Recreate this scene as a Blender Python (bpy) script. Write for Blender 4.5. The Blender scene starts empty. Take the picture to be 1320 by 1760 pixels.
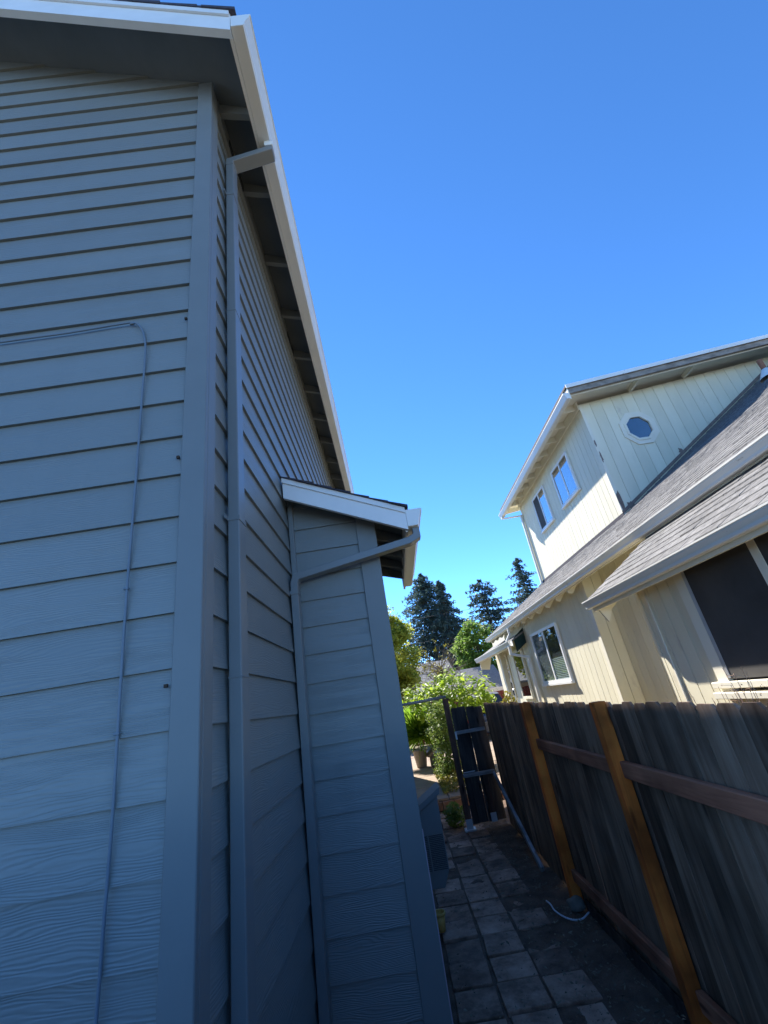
import bpy, bmesh, math, random
from mathutils import Vector, Matrix
random.seed(7)
S = bpy.context.scene
COL = S.collection
H = 1.8            # camera height above the path; every z below is written relative to eye level

# ---------------------------------------------------------------- camera
cam = bpy.data.cameras.new('camera'); camo = bpy.data.objects.new('camera', cam); COL.objects.link(camo)
cam.sensor_fit = 'VERTICAL'; cam.sensor_height = 24.0; cam.sensor_width = 18.0
cam.lens = 24.0 * 737.67 / 1760.0
cam.clip_start = 0.02; cam.clip_end = 2000
r_ = Vector((0.98775838, 0.03345373, -0.15236218)); d_ = Vector((-0.15276071, 0.40520732, -0.90137184)); f_ = Vector((0.03158402, 0.91361254, 0.40535734))
camo.matrix_world = Matrix(((r_.x, -d_.x, -f_.x, 0), (r_.y, -d_.y, -f_.y, 0), (r_.z, -d_.z, -f_.z, H), (0, 0, 0, 1)))
S.camera = camo
# ---------------------------------------------------------------- sky, sun, exposure
SUN = Vector((-0.55, 1.49, 1.57)).normalized()      # towards the sun
elev = math.asin(SUN.z); azim = math.atan2(SUN.x, SUN.y)
w = bpy.data.worlds.new('World'); S.world = w; w.use_nodes = True
nt = w.node_tree; nt.nodes.clear()
sky = nt.nodes.new('ShaderNodeTexSky'); sky.sky_type = 'NISHITA'; sky.sun_disc = False
sky.sun_elevation = elev; sky.sun_rotation = azim; sky.altitude = 0; sky.air_density = 0.38; sky.dust_density = 0.0; sky.ozone_density = 5.0
bg = nt.nodes.new('ShaderNodeBackground'); bg.inputs[1].default_value = 0.15
wo = nt.nodes.new('ShaderNodeOutputWorld')
hs = nt.nodes.new('ShaderNodeHueSaturation'); hs.inputs['Saturation'].default_value = 1.14; hs.inputs['Hue'].default_value = 0.499
nt.links.new(sky.outputs[0], hs.inputs['Color']); nt.links.new(hs.outputs[0], bg.inputs[0]); nt.links.new(bg.outputs[0], wo.inputs[0])
sl = bpy.data.lights.new('sun', 'SUN'); sl.energy = 3.4; sl.angle = math.radians(0.5); sl.color = (1.0, 0.95, 0.87)
so = bpy.data.objects.new('sun', sl); COL.objects.link(so); so.rotation_euler = (-SUN).to_track_quat('-Z', 'Y').to_euler(); so.location = (0, 0, 30)
S.view_settings.view_transform = 'Standard'; S.view_settings.look = 'None'; S.view_settings.gamma = 1; S.view_settings.exposure = 1.95
try: S.view_settings.use_curve_mapping = False
except Exception: pass
S.cycles.max_bounces = 8; S.cycles.diffuse_bounces = 5; S.cycles.transparent_max_bounces = 12

# ---------------------------------------------------------------- materials
def nodes(name):
    m = bpy.data.materials.new(name); m.use_nodes = True; t = m.node_tree; t.nodes.clear()
    o = t.nodes.new('ShaderNodeOutputMaterial'); b = t.nodes.new('ShaderNodeBsdfPrincipled'); t.links.new(b.outputs[0], o.inputs[0])
    return m, t, b, o
def N(t, kind, **kw):
    n = t.nodes.new(kind)
    for k, v in kw.items():
        if k in n.inputs: n.inputs[k].default_value = v
        else: setattr(n, k, v)
    return n
def ramp(t, fac, stops):
    r = t.nodes.new('ShaderNodeValToRGB'); e = r.color_ramp.elements
    while len(e) < len(stops): e.new(0.5)
    for i, (p, c) in enumerate(stops):
        e[i].position = p; e[i].color = (*c, 1) if len(c) == 3 else c
    t.links.new(fac, r.inputs[0]); return r
def coords(t, stretch, rand=True):
    tc = t.nodes.new('ShaderNodeTexCoord'); mp = t.nodes.new('ShaderNodeMapping'); mp.inputs['Scale'].default_value = stretch
    t.links.new(tc.outputs['Object'], mp.inputs['Vector'])
    if rand:
        oi = t.nodes.new('ShaderNodeObjectInfo'); mu = N(t, 'ShaderNodeMath', operation='MULTIPLY'); mu.inputs[1].default_value = 37.0
        t.links.new(oi.outputs['Random'], mu.inputs[0]); t.links.new(mu.outputs[0], mp.inputs['Location'])
    return mp.outputs[0]
def pmat(name, c1, c2, scale=3.0, rough=0.6, bump=0.0, bscale=40.0, stretch=(1, 1, 1), rv=0.0, dist=0.002, spec=0.4, spots=None, detail=6.0, metal=0.0):
    """painted / mineral / wood surface: two-tone noise, per-object brightness variation, fine bump, optional stains"""
    m, t, b, o = nodes(name)
    v = coords(t, stretch)
    n1 = N(t, 'ShaderNodeTexNoise', Scale=scale, Detail=detail, Roughness=0.6); t.links.new(v, n1.inputs['Vector'])
    cr = ramp(t, n1.outputs[0], [(0.32, c1), (0.68, c2)]); col = cr.outputs[0]
    if spots:
        sc, thr, scol = spots[:3]; sw = spots[3] if len(spots) > 3 else 0.05
        n3 = N(t, 'ShaderNodeTexNoise', Scale=sc, Detail=8.0, Roughness=0.7); t.links.new(v, n3.inputs['Vector'])
        r3 = ramp(t, n3.outputs[0], [(thr, (0, 0, 0)), (thr + sw, (1, 1, 1))])
        mx = N(t, 'ShaderNodeMix', data_type='RGBA'); t.links.new(r3.outputs[0], mx.inputs[0]); t.links.new(col, mx.inputs[6]); mx.inputs[7].default_value = (*scol, 1); col = mx.outputs[2]
    if rv:
        oi = t.nodes.new('ShaderNodeObjectInfo')
        mr = N(t, 'ShaderNodeMapRange'); mr.inputs[3].default_value = 1 - rv; mr.inputs[4].default_value = 1 + rv; t.links.new(oi.outputs['Random'], mr.inputs[0])
        vm = N(t, 'ShaderNodeVectorMath', operation='SCALE'); t.links.new(col, vm.inputs[0]); t.links.new(mr.outputs[0], vm.inputs['Scale']); col = vm.outputs[0]
    t.links.new(col, b.inputs['Base Color']); b.inputs['Roughness'].default_value = rough; b.inputs['Specular IOR Level'].default_value = spec; b.inputs['Metallic'].default_value = metal
    if bump:
        n2 = N(t, 'ShaderNodeTexNoise', Scale=bscale, Detail=5.0, Roughness=0.65); t.links.new(v, n2.inputs['Vector'])
        bp = N(t, 'ShaderNodeBump', Strength=bump, Distance=dist); t.links.new(n2.outputs[0], bp.inputs['Height']); t.links.new(bp.outputs[0], b.inputs['Normal'])
    return m

def siding_mat(name, c1, c2):
    """paint over embossed fibre-cement: cathedral grain running along the board"""
    m, t, b, o = nodes(name)
    tc = t.nodes.new('ShaderNodeTexCoord'); sp = t.nodes.new('ShaderNodeSeparateXYZ'); t.links.new(tc.outputs['Object'], sp.inputs[0])
    ad = N(t, 'ShaderNodeMath', operation='ADD'); t.links.new(sp.outputs[0], ad.inputs[0]); t.links.new(sp.outputs[1], ad.inputs[1])
    oi = t.nodes.new('ShaderNodeObjectInfo'); mu = N(t, 'ShaderNodeMath', operation='MULTIPLY'); mu.inputs[1].default_value = 53.0; t.links.new(oi.outputs['Random'], mu.inputs[0])
    ad2 = N(t, 'ShaderNodeMath', operation='ADD'); t.links.new(ad.outputs[0], ad2.inputs[0]); t.links.new(mu.outputs[0], ad2.inputs[1])
    cb = t.nodes.new('ShaderNodeCombineXYZ'); t.links.new(ad2.outputs[0], cb.inputs[0]); t.links.new(sp.outputs[2], cb.inputs[1])
    mp = t.nodes.new('ShaderNodeMapping'); mp.inputs['Scale'].default_value = (1.1, 7.0, 1); t.links.new(cb.outputs[0], mp.inputs['Vector'])
    ln = N(t, 'ShaderNodeTexNoise', Scale=1.6, Detail=3.0, Roughness=0.45); t.links.new(mp.outputs[0], ln.inputs['Vector'])
    # grain lines = sine of (height warped by the slow noise)
    m1 = N(t, 'ShaderNodeMath', operation='MULTIPLY'); m1.inputs[1].default_value = 0.11; t.links.new(ln.outputs[0], m1.inputs[0])
    a3 = N(t, 'ShaderNodeMath', operation='ADD'); t.links.new(sp.outputs[2], a3.inputs[0]); t.links.new(m1.outputs[0], a3.inputs[1])
    m2 = N(t, 'ShaderNodeMath', operation='MULTIPLY'); m2.inputs[1].default_value = 640.0; t.links.new(a3.outputs[0], m2.inputs[0])
    sn = N(t, 'ShaderNodeMath', operation='SINE'); t.links.new(m2.outputs[0], sn.inputs[0])
    # grain comes and goes along the board
    mk_ = N(t, 'ShaderNodeTexNoise', Scale=3.2, Detail=2.0); mp2 = t.nodes.new('ShaderNodeMapping'); mp2.inputs['Scale'].default_value = (1.2, 4.0, 1); mp2.inputs['Location'].default_value = (3.1, 9.2, 0)
    t.links.new(cb.outputs[0], mp2.inputs['Vector']); t.links.new(mp2.outputs[0], mk_.inputs['Vector'])
    rk = ramp(t, mk_.outputs[0], [(0.36, (0.30, 0.30, 0.30)), (0.66, (0.9, 0.9, 0.9))])
    hm = N(t, 'ShaderNodeMath', operation='MULTIPLY'); t.links.new(sn.outputs[0], hm.inputs[0]); t.links.new(rk.outputs[0], hm.inputs[1])
    bp = N(t, 'ShaderNodeBump', Strength=0.42, Distance=0.0014); t.links.new(hm.outputs[0], bp.inputs['Height'])
    fn = N(t, 'ShaderNodeTexNoise', Scale=160.0, Detail=3.0); t.links.new(tc.outputs['Object'], fn.inputs['Vector'])
    bp2 = N(t, 'ShaderNodeBump', Strength=0.12, Distance=0.001); t.links.new(fn.outputs[0], bp2.inputs['Height']); t.links.new(bp.outputs[0], bp2.inputs['Normal'])
    t.links.new(bp2.outputs[0], b.inputs['Normal'])
    n1 = N(t, 'ShaderNodeTexNoise', Scale=1.7, Detail=7.0, Roughness=0.65); t.links.new(tc.outputs['Object'], n1.inputs['Vector'])
    cr0 = ramp(t, n1.outputs[0], [(0.3, c1), (0.7, c2)])
    mps = t.nodes.new('ShaderNodeMapping'); mps.inputs['Scale'].default_value = (5.0, 5.0, 0.9); t.links.new(tc.outputs['Object'], mps.inputs['Vector'])
    ns = N(t, 'ShaderNodeTexNoise', Scale=1.0, Detail=8.0, Roughness=0.7); t.links.new(mps.outputs[0], ns.inputs['Vector'])
    rs = ramp(t, ns.outputs[0], [(0.50, (1, 1, 1)), (0.80, (0.93, 0.935, 0.93))])
    cr = N(t, 'ShaderNodeMix', data_type='RGBA', blend_type='MULTIPLY'); cr.inputs[0].default_value = 1.0
    t.links.new(cr0.outputs[0], cr.inputs[6]); t.links.new(rs.outputs[0], cr.inputs[7])
    mr = N(t, 'ShaderNodeMapRange'); mr.inputs[3].default_value = 0.93; mr.inputs[4].default_value = 1.05; t.links.new(oi.outputs['Random'], mr.inputs[0])
    vm = N(t, 'ShaderNodeVectorMath', operation='SCALE'); t.links.new(cr.outputs[2], vm.inputs[0]); t.links.new(mr.outputs[0], vm.inputs['Scale'])
    t.links.new(vm.outputs[0], b.inputs['Base Color']); b.inputs['Roughness'].default_value = 0.42; b.inputs['Specular IOR Level'].default_value = 0.5
    return m

def wood_mat(name, c1, c2, dark, axis='z', rough=0.85, scale=1.0, rv=0.2, patch=0.6):
    """weathered timber with long streaks along one axis"""
    m, t, b, o = nodes(name)
    s = {'z': (10, 10, 0.9), 'y': (12, 0.8, 12), 'x': (0.8, 12, 12)}[axis]
    ks = {'z': (9, 9, 2.2), 'y': (9, 2.2, 9), 'x': (2.2, 9, 9)}[axis]
    v = coords(t, tuple(k * scale for k in s))
    n1 = N(t, 'ShaderNodeTexNoise', Scale=1.6, Detail=7.0, Roughness=0.62, Distortion=0.6); t.links.new(v, n1.inputs['Vector'])
    cr = ramp(t, n1.outputs[0], [(0.28, dark), (0.46, c1), (0.72, c2)])
    n2 = N(t, 'ShaderNodeTexNoise', Scale=7.0, Detail=6.0, Roughness=0.7); t.links.new(v, n2.inputs['Vector'])
    v3 = coords(t, (1, 1, 1)); n3 = N(t, 'ShaderNodeTexNoise', Scale=2.2, Detail=4.0); t.links.new(v3, n3.inputs['Vector'])
    r3 = ramp(t, n3.outputs[0], [(0.35, (patch,) * 3), (0.62, (1.2, 1.2, 1.2))])
    mx = N(t, 'ShaderNodeMix', data_type='RGBA', blend_type='MULTIPLY'); mx.inputs[0].default_value = 1.0
    t.links.new(cr.outputs[0], mx.inputs[6]); t.links.new(r3.outputs[0], mx.inputs[7])
    oi = t.nodes.new('ShaderNodeObjectInfo'); mr = N(t, 'ShaderNodeMapRange'); mr.inputs[3].default_value = 1 - rv; mr.inputs[4].default_value = 1 + rv; t.links.new(oi.outputs['Random'], mr.inputs[0])
    vm = N(t, 'ShaderNodeVectorMath', operation='SCALE'); t.links.new(mx.outputs[2], vm.inputs[0]); t.links.new(mr.outputs[0], vm.inputs['Scale'])
    kv = coords(t, ks); vo = N(t, 'ShaderNodeTexVoronoi', Scale=1.0); t.links.new(kv, vo.inputs['Vector'])
    kr = ramp(t, vo.outputs['Distance'], [(0.06, (0.28, 0.24, 0.22)), (0.17, (1, 1, 1))])
    mk2 = N(t, 'ShaderNodeMix', data_type='RGBA', blend_type='MULTIPLY'); mk2.inputs[0].default_value = 1.0
    t.links.new(vm.outputs[0], mk2.inputs[6]); t.links.new(kr.outputs[0], mk2.inputs[7])
    t.links.new(mk2.outputs[2], b.inputs['Base Color']); b.inputs['Roughness'].default_value = rough; b.inputs['Specular IOR Level'].default_value = 0.25
    bp = N(t, 'ShaderNodeBump', Strength=0.6, Distance=0.003); t.links.new(n2.outputs[0], bp.inputs['Height']); t.links.new(bp.outputs[0], b.inputs['Normal'])
    return m

def leaf_mat(name, c1, c2, c3, scale=1.5, trans=0.35):
    m = bpy.data.materials.new(name); m.use_nodes = True; t = m.node_tree; t.nodes.clear()
    o = t.nodes.new('ShaderNodeOutputMaterial')
    tc = t.nodes.new('ShaderNodeTexCoord'); n1 = N(t, 'ShaderNodeTexNoise', Scale=scale, Detail=5.0, Roughness=0.75); t.links.new(tc.outputs['Object'], n1.inputs['Vector'])
    cr = ramp(t, n1.outputs[0], [(0.3, c1), (0.5, c2), (0.72, c3)])
    d = N(t, 'ShaderNodeBsdfPrincipled'); d.inputs['Roughness'].default_value = 0.5; d.inputs['Specular IOR Level'].default_value = 0.35
    tr = t.nodes.new('ShaderNodeBsdfTranslucent'); mx = t.nodes.new('ShaderNodeMixShader'); mx.inputs[0].default_value = trans
    t.links.new(cr.outputs[0], d.inputs['Base Color']); t.links.new(cr.outputs[0], tr.inputs[0])
    t.links.new(d.outputs[0], mx.inputs[1]); t.links.new(tr.outputs[0], mx.inputs[2]); t.links.new(mx.outputs[0], o.inputs[0])
    return m

def glass_mat(name, tint=(0.85, 0.9, 0.92), power=1.4):
    m = bpy.data.materials.new(name); m.use_nodes = True; t = m.node_tree; t.nodes.clear()
    o = t.nodes.new('ShaderNodeOutputMaterial'); g = t.nodes.new('ShaderNodeBsdfGlossy'); g.inputs['Roughness'].default_value = 0.015
    tr = t.nodes.new('ShaderNodeBsdfTransparent'); tr.inputs[0].default_value = (*tint, 1)
    lw_ = N(t, 'ShaderNodeLayerWeight', Blend=0.5); fr = N(t, 'ShaderNodeMath', operation='POWER'); fr.inputs[1].default_value = power; t.links.new(lw_.outputs['Facing'], fr.inputs[0]); mx = t.nodes.new('ShaderNodeMixShader')
    nz = N(t, 'ShaderNodeTexNoise', Scale=1.3, Detail=1.0); tc = t.nodes.new('ShaderNodeTexCoord'); t.links.new(tc.outputs['Object'], nz.inputs['Vector'])
    bp = N(t, 'ShaderNodeBump', Strength=0.08, Distance=0.02); t.links.new(nz.outputs[0], bp.inputs['Height']); t.links.new(bp.outputs[0], g.inputs['Normal'])
    t.links.new(fr.outputs[0], mx.inputs[0]); t.links.new(tr.outputs[0], mx.inputs[1]); t.links.new(g.outputs[0], mx.inputs[2]); t.links.new(mx.outputs[0], o.inputs[0])
    return m

HC1, HC2 = (0.212, 0.222, 0.208), (0.228, 0.238, 0.224)
M = {}
M['siding'] = siding_mat('grey_blue_siding', HC1, HC2)
M['trim'] = pmat('grey_blue_trim', (0.188, 0.196, 0.188), (0.207, 0.216, 0.207), 2.5, 0.45, 0.15, 90, rv=0.03, dist=0.001, spots=(30, 0.70, (0.10, 0.12, 0.14)))
M['pipe'] = pmat('grey_blue_pipe', (0.188, 0.196, 0.19), (0.207, 0.215, 0.208), 2.0, 0.35, 0.1, 20, dist=0.002, spec=0.5)
M['white'] = pmat('white_trim', (0.72, 0.71, 0.68), (0.80, 0.79, 0.76), 3.0, 0.45, 0.1, 60, rv=0.02, dist=0.001, spots=(14, 0.72, (0.55, 0.53, 0.48)))
M['gutter'] = pmat('white_gutter', (0.76, 0.75, 0.70), (0.82, 0.81, 0.77), 2.0, 0.35, 0.0, spots=(9, 0.70, (0.60, 0.58, 0.52)))
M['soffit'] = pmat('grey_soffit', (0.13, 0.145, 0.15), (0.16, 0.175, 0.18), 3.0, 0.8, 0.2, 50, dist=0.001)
M['shingle_dark'] = pmat('dark_shingle', (0.035, 0.033, 0.045), (0.06, 0.055, 0.07), 25, 0.9, 0.5, 120)
M['cream'] = pmat('cream_siding', (0.70, 0.65, 0.48), (0.77, 0.72, 0.55), 2.2, 0.75, 0.25, 30, (1, 1, 0.35), rv=0.045, dist=0.002, spots=(5.5, 0.60, (0.52, 0.46, 0.36), 0.2))
M['cream_trim'] = pmat('cream_trim', (0.74, 0.69, 0.55), (0.79, 0.74, 0.60), 3, 0.65, 0.15, 50, rv=0.03, dist=0.001)
M['peel'] = pmat('peeling_fascia', (0.17, 0.145, 0.12), (0.34, 0.30, 0.25), 9, 0.85, 0.5, 40, (0.5, 1, 1), spots=(12, 0.60, (0.09, 0.075, 0.065), 0.15))
M['peel_patch'] = pmat('bare_wood_patch', (0.16, 0.12, 0.10), (0.24, 0.18, 0.15), 12, 0.9, 0.5, 50)
M['cgutter'] = pmat('aged_white_gutter', (0.70, 0.69, 0.63), (0.78, 0.77, 0.72), 2, 0.4, 0.0, stretch=(1, 0.4, 1), spots=(6, 0.64, (0.42, 0.40, 0.34)))
M['shingle'] = pmat('grey_shingle', (0.085, 0.082, 0.082), (0.20, 0.195, 0.19), 20, 0.92, 0.6, 140, rv=0.22, dist=0.003)
M['vinyl'] = pmat('white_vinyl', (0.76, 0.76, 0.74), (0.82, 0.82, 0.80), 3, 0.4)
M['glass'] = glass_mat('window_glass')
M['clear_glass'] = glass_mat('clear_window_glass', power=5.0)
M['interior'] = pmat('dark_interior', (0.03, 0.028, 0.026), (0.07, 0.06, 0.055), 1.3, 0.9)
M['screen'] = pmat('insect_screen', (0.045, 0.042, 0.04), (0.075, 0.07, 0.065), 2.0, 0.85, 0.3, 300, dist=0.001)
M['blind'] = pmat('white_blind', (0.6, 0.6, 0.58), (0.68, 0.68, 0.66), 3, 0.6)
M['curtain'] = pmat('grey_curtain', (0.28, 0.27, 0.26), (0.36, 0.35, 0.33), 3, 0.8)
M['green_cloth'] = pmat('dark_green_cloth', (0.004, 0.022, 0.02), (0.008, 0.035, 0.03), 4, 0.8, 0.2, 60)
M['copper'] = pmat('rusty_pipe', (0.26, 0.10, 0.05), (0.36, 0.16, 0.09), 10, 0.7)
M['board'] = wood_mat('weathered_fence_board', (0.20, 0.125, 0.08), (0.31, 0.215, 0.15), (0.095, 0.055, 0.034), 'z', rv=0.38)
M['post'] = wood_mat('orange_cedar_post', (0.84, 0.19, 0.03), (0.90, 0.26, 0.045), (0.40, 0.09, 0.02), 'z', rv=0.12, patch=0.36)
M['rail'] = wood_mat('brown_rail', (0.38, 0.145, 0.08), (0.50, 0.21, 0.115), (0.15, 0.055, 0.03), 'y', rv=0.12)
M['gatewood'] = wood_mat('dark_gate_board', (0.05, 0.042, 0.038), (0.085, 0.07, 0.06), (0.02, 0.016, 0.014), 'z', rv=0.2)
M['gatepost'] = wood_mat('brown_gate_post', (0.10, 0.055, 0.04), (0.15, 0.085, 0.055), (0.04, 0.02, 0.015), 'z', rv=0.1)
M['palewood'] = wood_mat('silvery_wood', (0.26, 0.25, 0.24), (0.36, 0.35, 0.34), (0.12, 0.11, 0.10), 'x', rv=0.1)
M['palebrace'] = wood_mat('silvery_brace', (0.26, 0.27, 0.28), (0.38, 0.385, 0.39), (0.13, 0.12, 0.12), 'y', rv=0.1)
M['metal'] = pmat('galvanised_metal', (0.45, 0.46, 0.47), (0.55, 0.56, 0.57), 8, 0.45, metal=0.6)
M['paver'] = pmat('concrete_paver', (0.26, 0.155, 0.105), (0.42, 0.27, 0.19), 7, 0.93, 0.8, 90, rv=0.35, dist=0.004, spots=(5, 0.43, (0.12, 0.07, 0.045), 0.24))
M['dirt'] = pmat('dark_soil', (0.085, 0.05, 0.032), (0.19, 0.12, 0.08), 6, 0.97, 0.9, 60, dist=0.02, detail=9)
M['ground'] = pmat('yard_ground', (0.12, 0.10, 0.06), (0.20, 0.17, 0.10), 0.8, 0.97, 0.6, 20, dist=0.03)
M['litter'] = pmat('dry_leaf', (0.06, 0.045, 0.03), (0.30, 0.25, 0.17), 9, 0.9, rv=0.2)
M['patio'] = pmat('tan_concrete', (0.24, 0.175, 0.125), (0.31, 0.235, 0.17), 3, 0.9, 0.3, 60, rv=0.08, spots=(5, 0.66, (0.24, 0.19, 0.14)))
M['brickstep'] = pmat('brown_brick', (0.20, 0.10, 0.06), (0.28, 0.15, 0.09), 8, 0.9, 0.5, 60, rv=0.2)
M['cable'] = pmat('grey_cable', (0.15, 0.18, 0.21), (0.18, 0.21, 0.24), 4, 0.5)
M['black'] = pmat('black_plastic', (0.015, 0.015, 0.016), (0.025, 0.025, 0.026), 6, 0.5)
M['bucket'] = pmat('yellow_plastic', (0.72, 0.42, 0.11), (0.80, 0.50, 0.15), 4, 0.5)
M['pvc'] = pmat('white_plastic_strip', (0.55, 0.58, 0.62), (0.65, 0.68, 0.72), 8, 0.4)
M['stone'] = pmat('field_stone', (0.12, 0.11, 0.09), (0.22, 0.20, 0.16), 7, 0.95, 0.7, 40, dist=0.01)
M['pot'] = pmat('pale_grey_pot', (0.30, 0.28, 0.25), (0.40, 0.38, 0.34), 5, 0.7, 0.3, 40)
M['bark'] = pmat('bark', (0.05, 0.035, 0.025), (0.11, 0.08, 0.06), 8, 0.95, 0.8, 30, dist=0.02)
M['greybark'] = pmat('grey_twig', (0.12, 0.10, 0.085), (0.20, 0.17, 0.14), 8, 0.9)
M['stalk'] = pmat('dry_stalk', (0.34, 0.20, 0.13), (0.46, 0.30, 0.20), 10, 0.9)
M['conifer'] = leaf_mat('conifer_needles', (0.03, 0.055, 0.05), (0.07, 0.11, 0.092), (0.15, 0.20, 0.14), 1.6, 0.4)
M['leafy'] = leaf_mat('yellow_green_leaf', (0.20, 0.25, 0.04), (0.38, 0.42, 0.07), (0.66, 0.60, 0.12), 0.9, 0.65)
M['round'] = leaf_mat('mid_green_leaf', (0.07, 0.13, 0.025), (0.15, 0.25, 0.045), (0.28, 0.38, 0.08), 1.0, 0.55)
M['bright'] = leaf_mat('bright_green_leaf', (0.14, 0.22, 0.02), (0.30, 0.42, 0.035), (0.50, 0.58, 0.07), 2.0, 0.55)
M['grassy'] = leaf_mat('fresh_green_blade', (0.10, 0.20, 0.02), (0.22, 0.38, 0.035), (0.40, 0.54, 0.06), 3.0, 0.65)
M['vine'] = leaf_mat('vine_leaf', (0.06, 0.11, 0.025), (0.16, 0.24, 0.05), (0.44, 0.48, 0.09), 3.5, 0.5)
M['yellowleaf'] = leaf_mat('yellowing_leaf', (0.16, 0.15, 0.02), (0.28, 0.25, 0.03), (0.38, 0.32, 0.06), 2.0)
M['redfence'] = wood_mat('red_stained_board', (0.14, 0.03, 0.02), (0.20, 0.045, 0.03), (0.07, 0.015, 0.01), 'z', rv=0.15)
M['farroof'] = pmat('far_grey_shingle', (0.15, 0.15, 0.155), (0.23, 0.23, 0.235), 9, 0.92, 0.5, 60, (1, 1, 3))
M['farwall'] = pmat('far_tan_wall', (0.42, 0.34, 0.26), (0.50, 0.42, 0.33), 2, 0.85)
M['carpaint'] = pmat('dark_blue_car_paint', (0.02, 0.03, 0.06), (0.025, 0.036, 0.07), 2, 0.25, spec=0.6)
M['carroof'] = pmat('grey_car_roof', (0.22, 0.23, 0.25), (0.25, 0.26, 0.28), 2, 0.25, spec=0.6)
M['carglass'] = pmat('car_glass', (0.012, 0.014, 0.018), (0.018, 0.02, 0.024), 2, 0.05, spec=0.8)
M['rubber'] = pmat('tyre_rubber', (0.015, 0.015, 0.015), (0.025, 0.025, 0.025), 8, 0.9)
M['red'] = pmat('red_lamp', (0.30, 0.01, 0.01), (0.35, 0.015, 0.01), 4, 0.3)
M['rust'] = pmat('rusty_nail', (0.02, 0.015, 0.012), (0.06, 0.035, 0.02), 30, 0.8)
M['wire'] = pmat('black_wire', (0.02, 0.02, 0.022), (0.03, 0.03, 0.032), 4, 0.6)

# ---------------------------------------------------------------- builders
BASE = {}
def root(name, loc, label, cat, group=None):
    o = bpy.data.objects.new(name, None); COL.objects.link(o); o.empty_display_size = 0.1
    o.location = (loc[0], loc[1], loc[2] + H); BASE[o.name] = Vector(loc)
    o['label'] = label; o['category'] = cat
    if group: o['group'] = group
    return o
def mk(name, VF, mat, parent=None, loc=None, label=None, cat=None, kind=None, group=None, smooth=False):
    V, F = VF
    me = bpy.data.meshes.new(name)
    b = BASE[parent.name] if parent else Vector(loc if loc else (0, 0, 0))
    me.from_pydata([(v[0] - b.x, v[1] - b.y, v[2] - b.z) for v in V], [], F); me.update()
    me.materials.append(M[mat] if isinstance(mat, str) else mat)
    if smooth:
        for p in me.polygons: p.use_smooth = True
    o = bpy.data.objects.new(name, me); COL.objects.link(o); BASE[o.name] = b
    if parent: o.parent = parent
    else: o.location = (b.x, b.y, b.z + H)
    if label: o['label'] = label
    if cat: o['category'] = cat
    if kind: o['kind'] = kind
    if group: o['group'] = group
    return o
def fixn(VF):
    bm = bmesh.new(); vs = [bm.verts.new(v) for v in VF[0]]
    for f in VF[1]:
        try: bm.faces.new([vs[i] for i in f])
        except ValueError: pass
    bmesh.ops.recalc_face_normals(bm, faces=bm.faces)
    bm.verts.index_update()
    r = ([tuple(v.co) for v in bm.verts], [[v.index for v in f.verts] for f in bm.faces]); bm.free(); return r
def bx(x0, x1, y0, y1, z0, z1):
    V = [(x, y, z) for x in (x0, x1) for y in (y0, y1) for z in (z0, z1)]
    return V, [(0, 1, 3, 2), (4, 6, 7, 5), (0, 4, 5, 1), (2, 3, 7, 6), (0, 2, 6, 4), (1, 5, 7, 3)]
def bevel(VF, w, seg=1):
    bm = bmesh.new(); vs = [bm.verts.new(v) for v in VF[0]]
    for f in VF[1]: bm.faces.new([vs[i] for i in f])
    bmesh.ops.recalc_face_normals(bm, faces=bm.faces)
    bmesh.ops.bevel(bm, geom=list(bm.edges), offset=w, segments=seg, affect='EDGES', profile=0.5, clamp_overlap=True)
    bm.verts.index_update()
    r = ([tuple(v.co) for v in bm.verts], [[v.index for v in f.verts] for f in bm.faces]); bm.free(); return r
def prism(poly, axis, a, b):
    """extrude a 2-D polygon along an axis: x -> poly is (y,z); y -> (x,z); z -> (x,y)"""
    def P(p, t): return {'x': (t, p[0], p[1]), 'y': (p[0], t, p[1]), 'z': (p[0], p[1], t)}[axis]
    n = len(poly); V = [P(p, a) for p in poly] + [P(p, b) for p in poly]
    F = [list(range(n))[::-1], list(range(n, 2 * n))] + [(i, (i + 1) % n, n + (i + 1) % n, n + i) for i in range(n)]
    return fixn((V, F))
def join(*L):
    V, F = [], []
    for v, f in L:
        k = len(V); V += list(v); F += [[i + k for i in q] for q in f]
    return V, F
def obox(p0, p1, w, h, up=(0, 0, 1)):
    """bar from p0 to p1: w across, h along up"""
    p0, p1 = Vector(p0), Vector(p1); d = (p1 - p0).normalized(); s = d.cross(Vector(up)).normalized(); u = s.cross(d)
    V = [tuple(p + s * (a * w / 2) + u * (b * h / 2)) for p in (p0, p1) for a, b in ((-1, -1), (1, -1), (1, 1), (-1, 1))]
    return fixn((V, [(3, 2, 1, 0), (4, 5, 6, 7), (0, 1, 5, 4), (1, 2, 6, 5), (2, 3, 7, 6), (3, 0, 4, 7)]))
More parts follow.
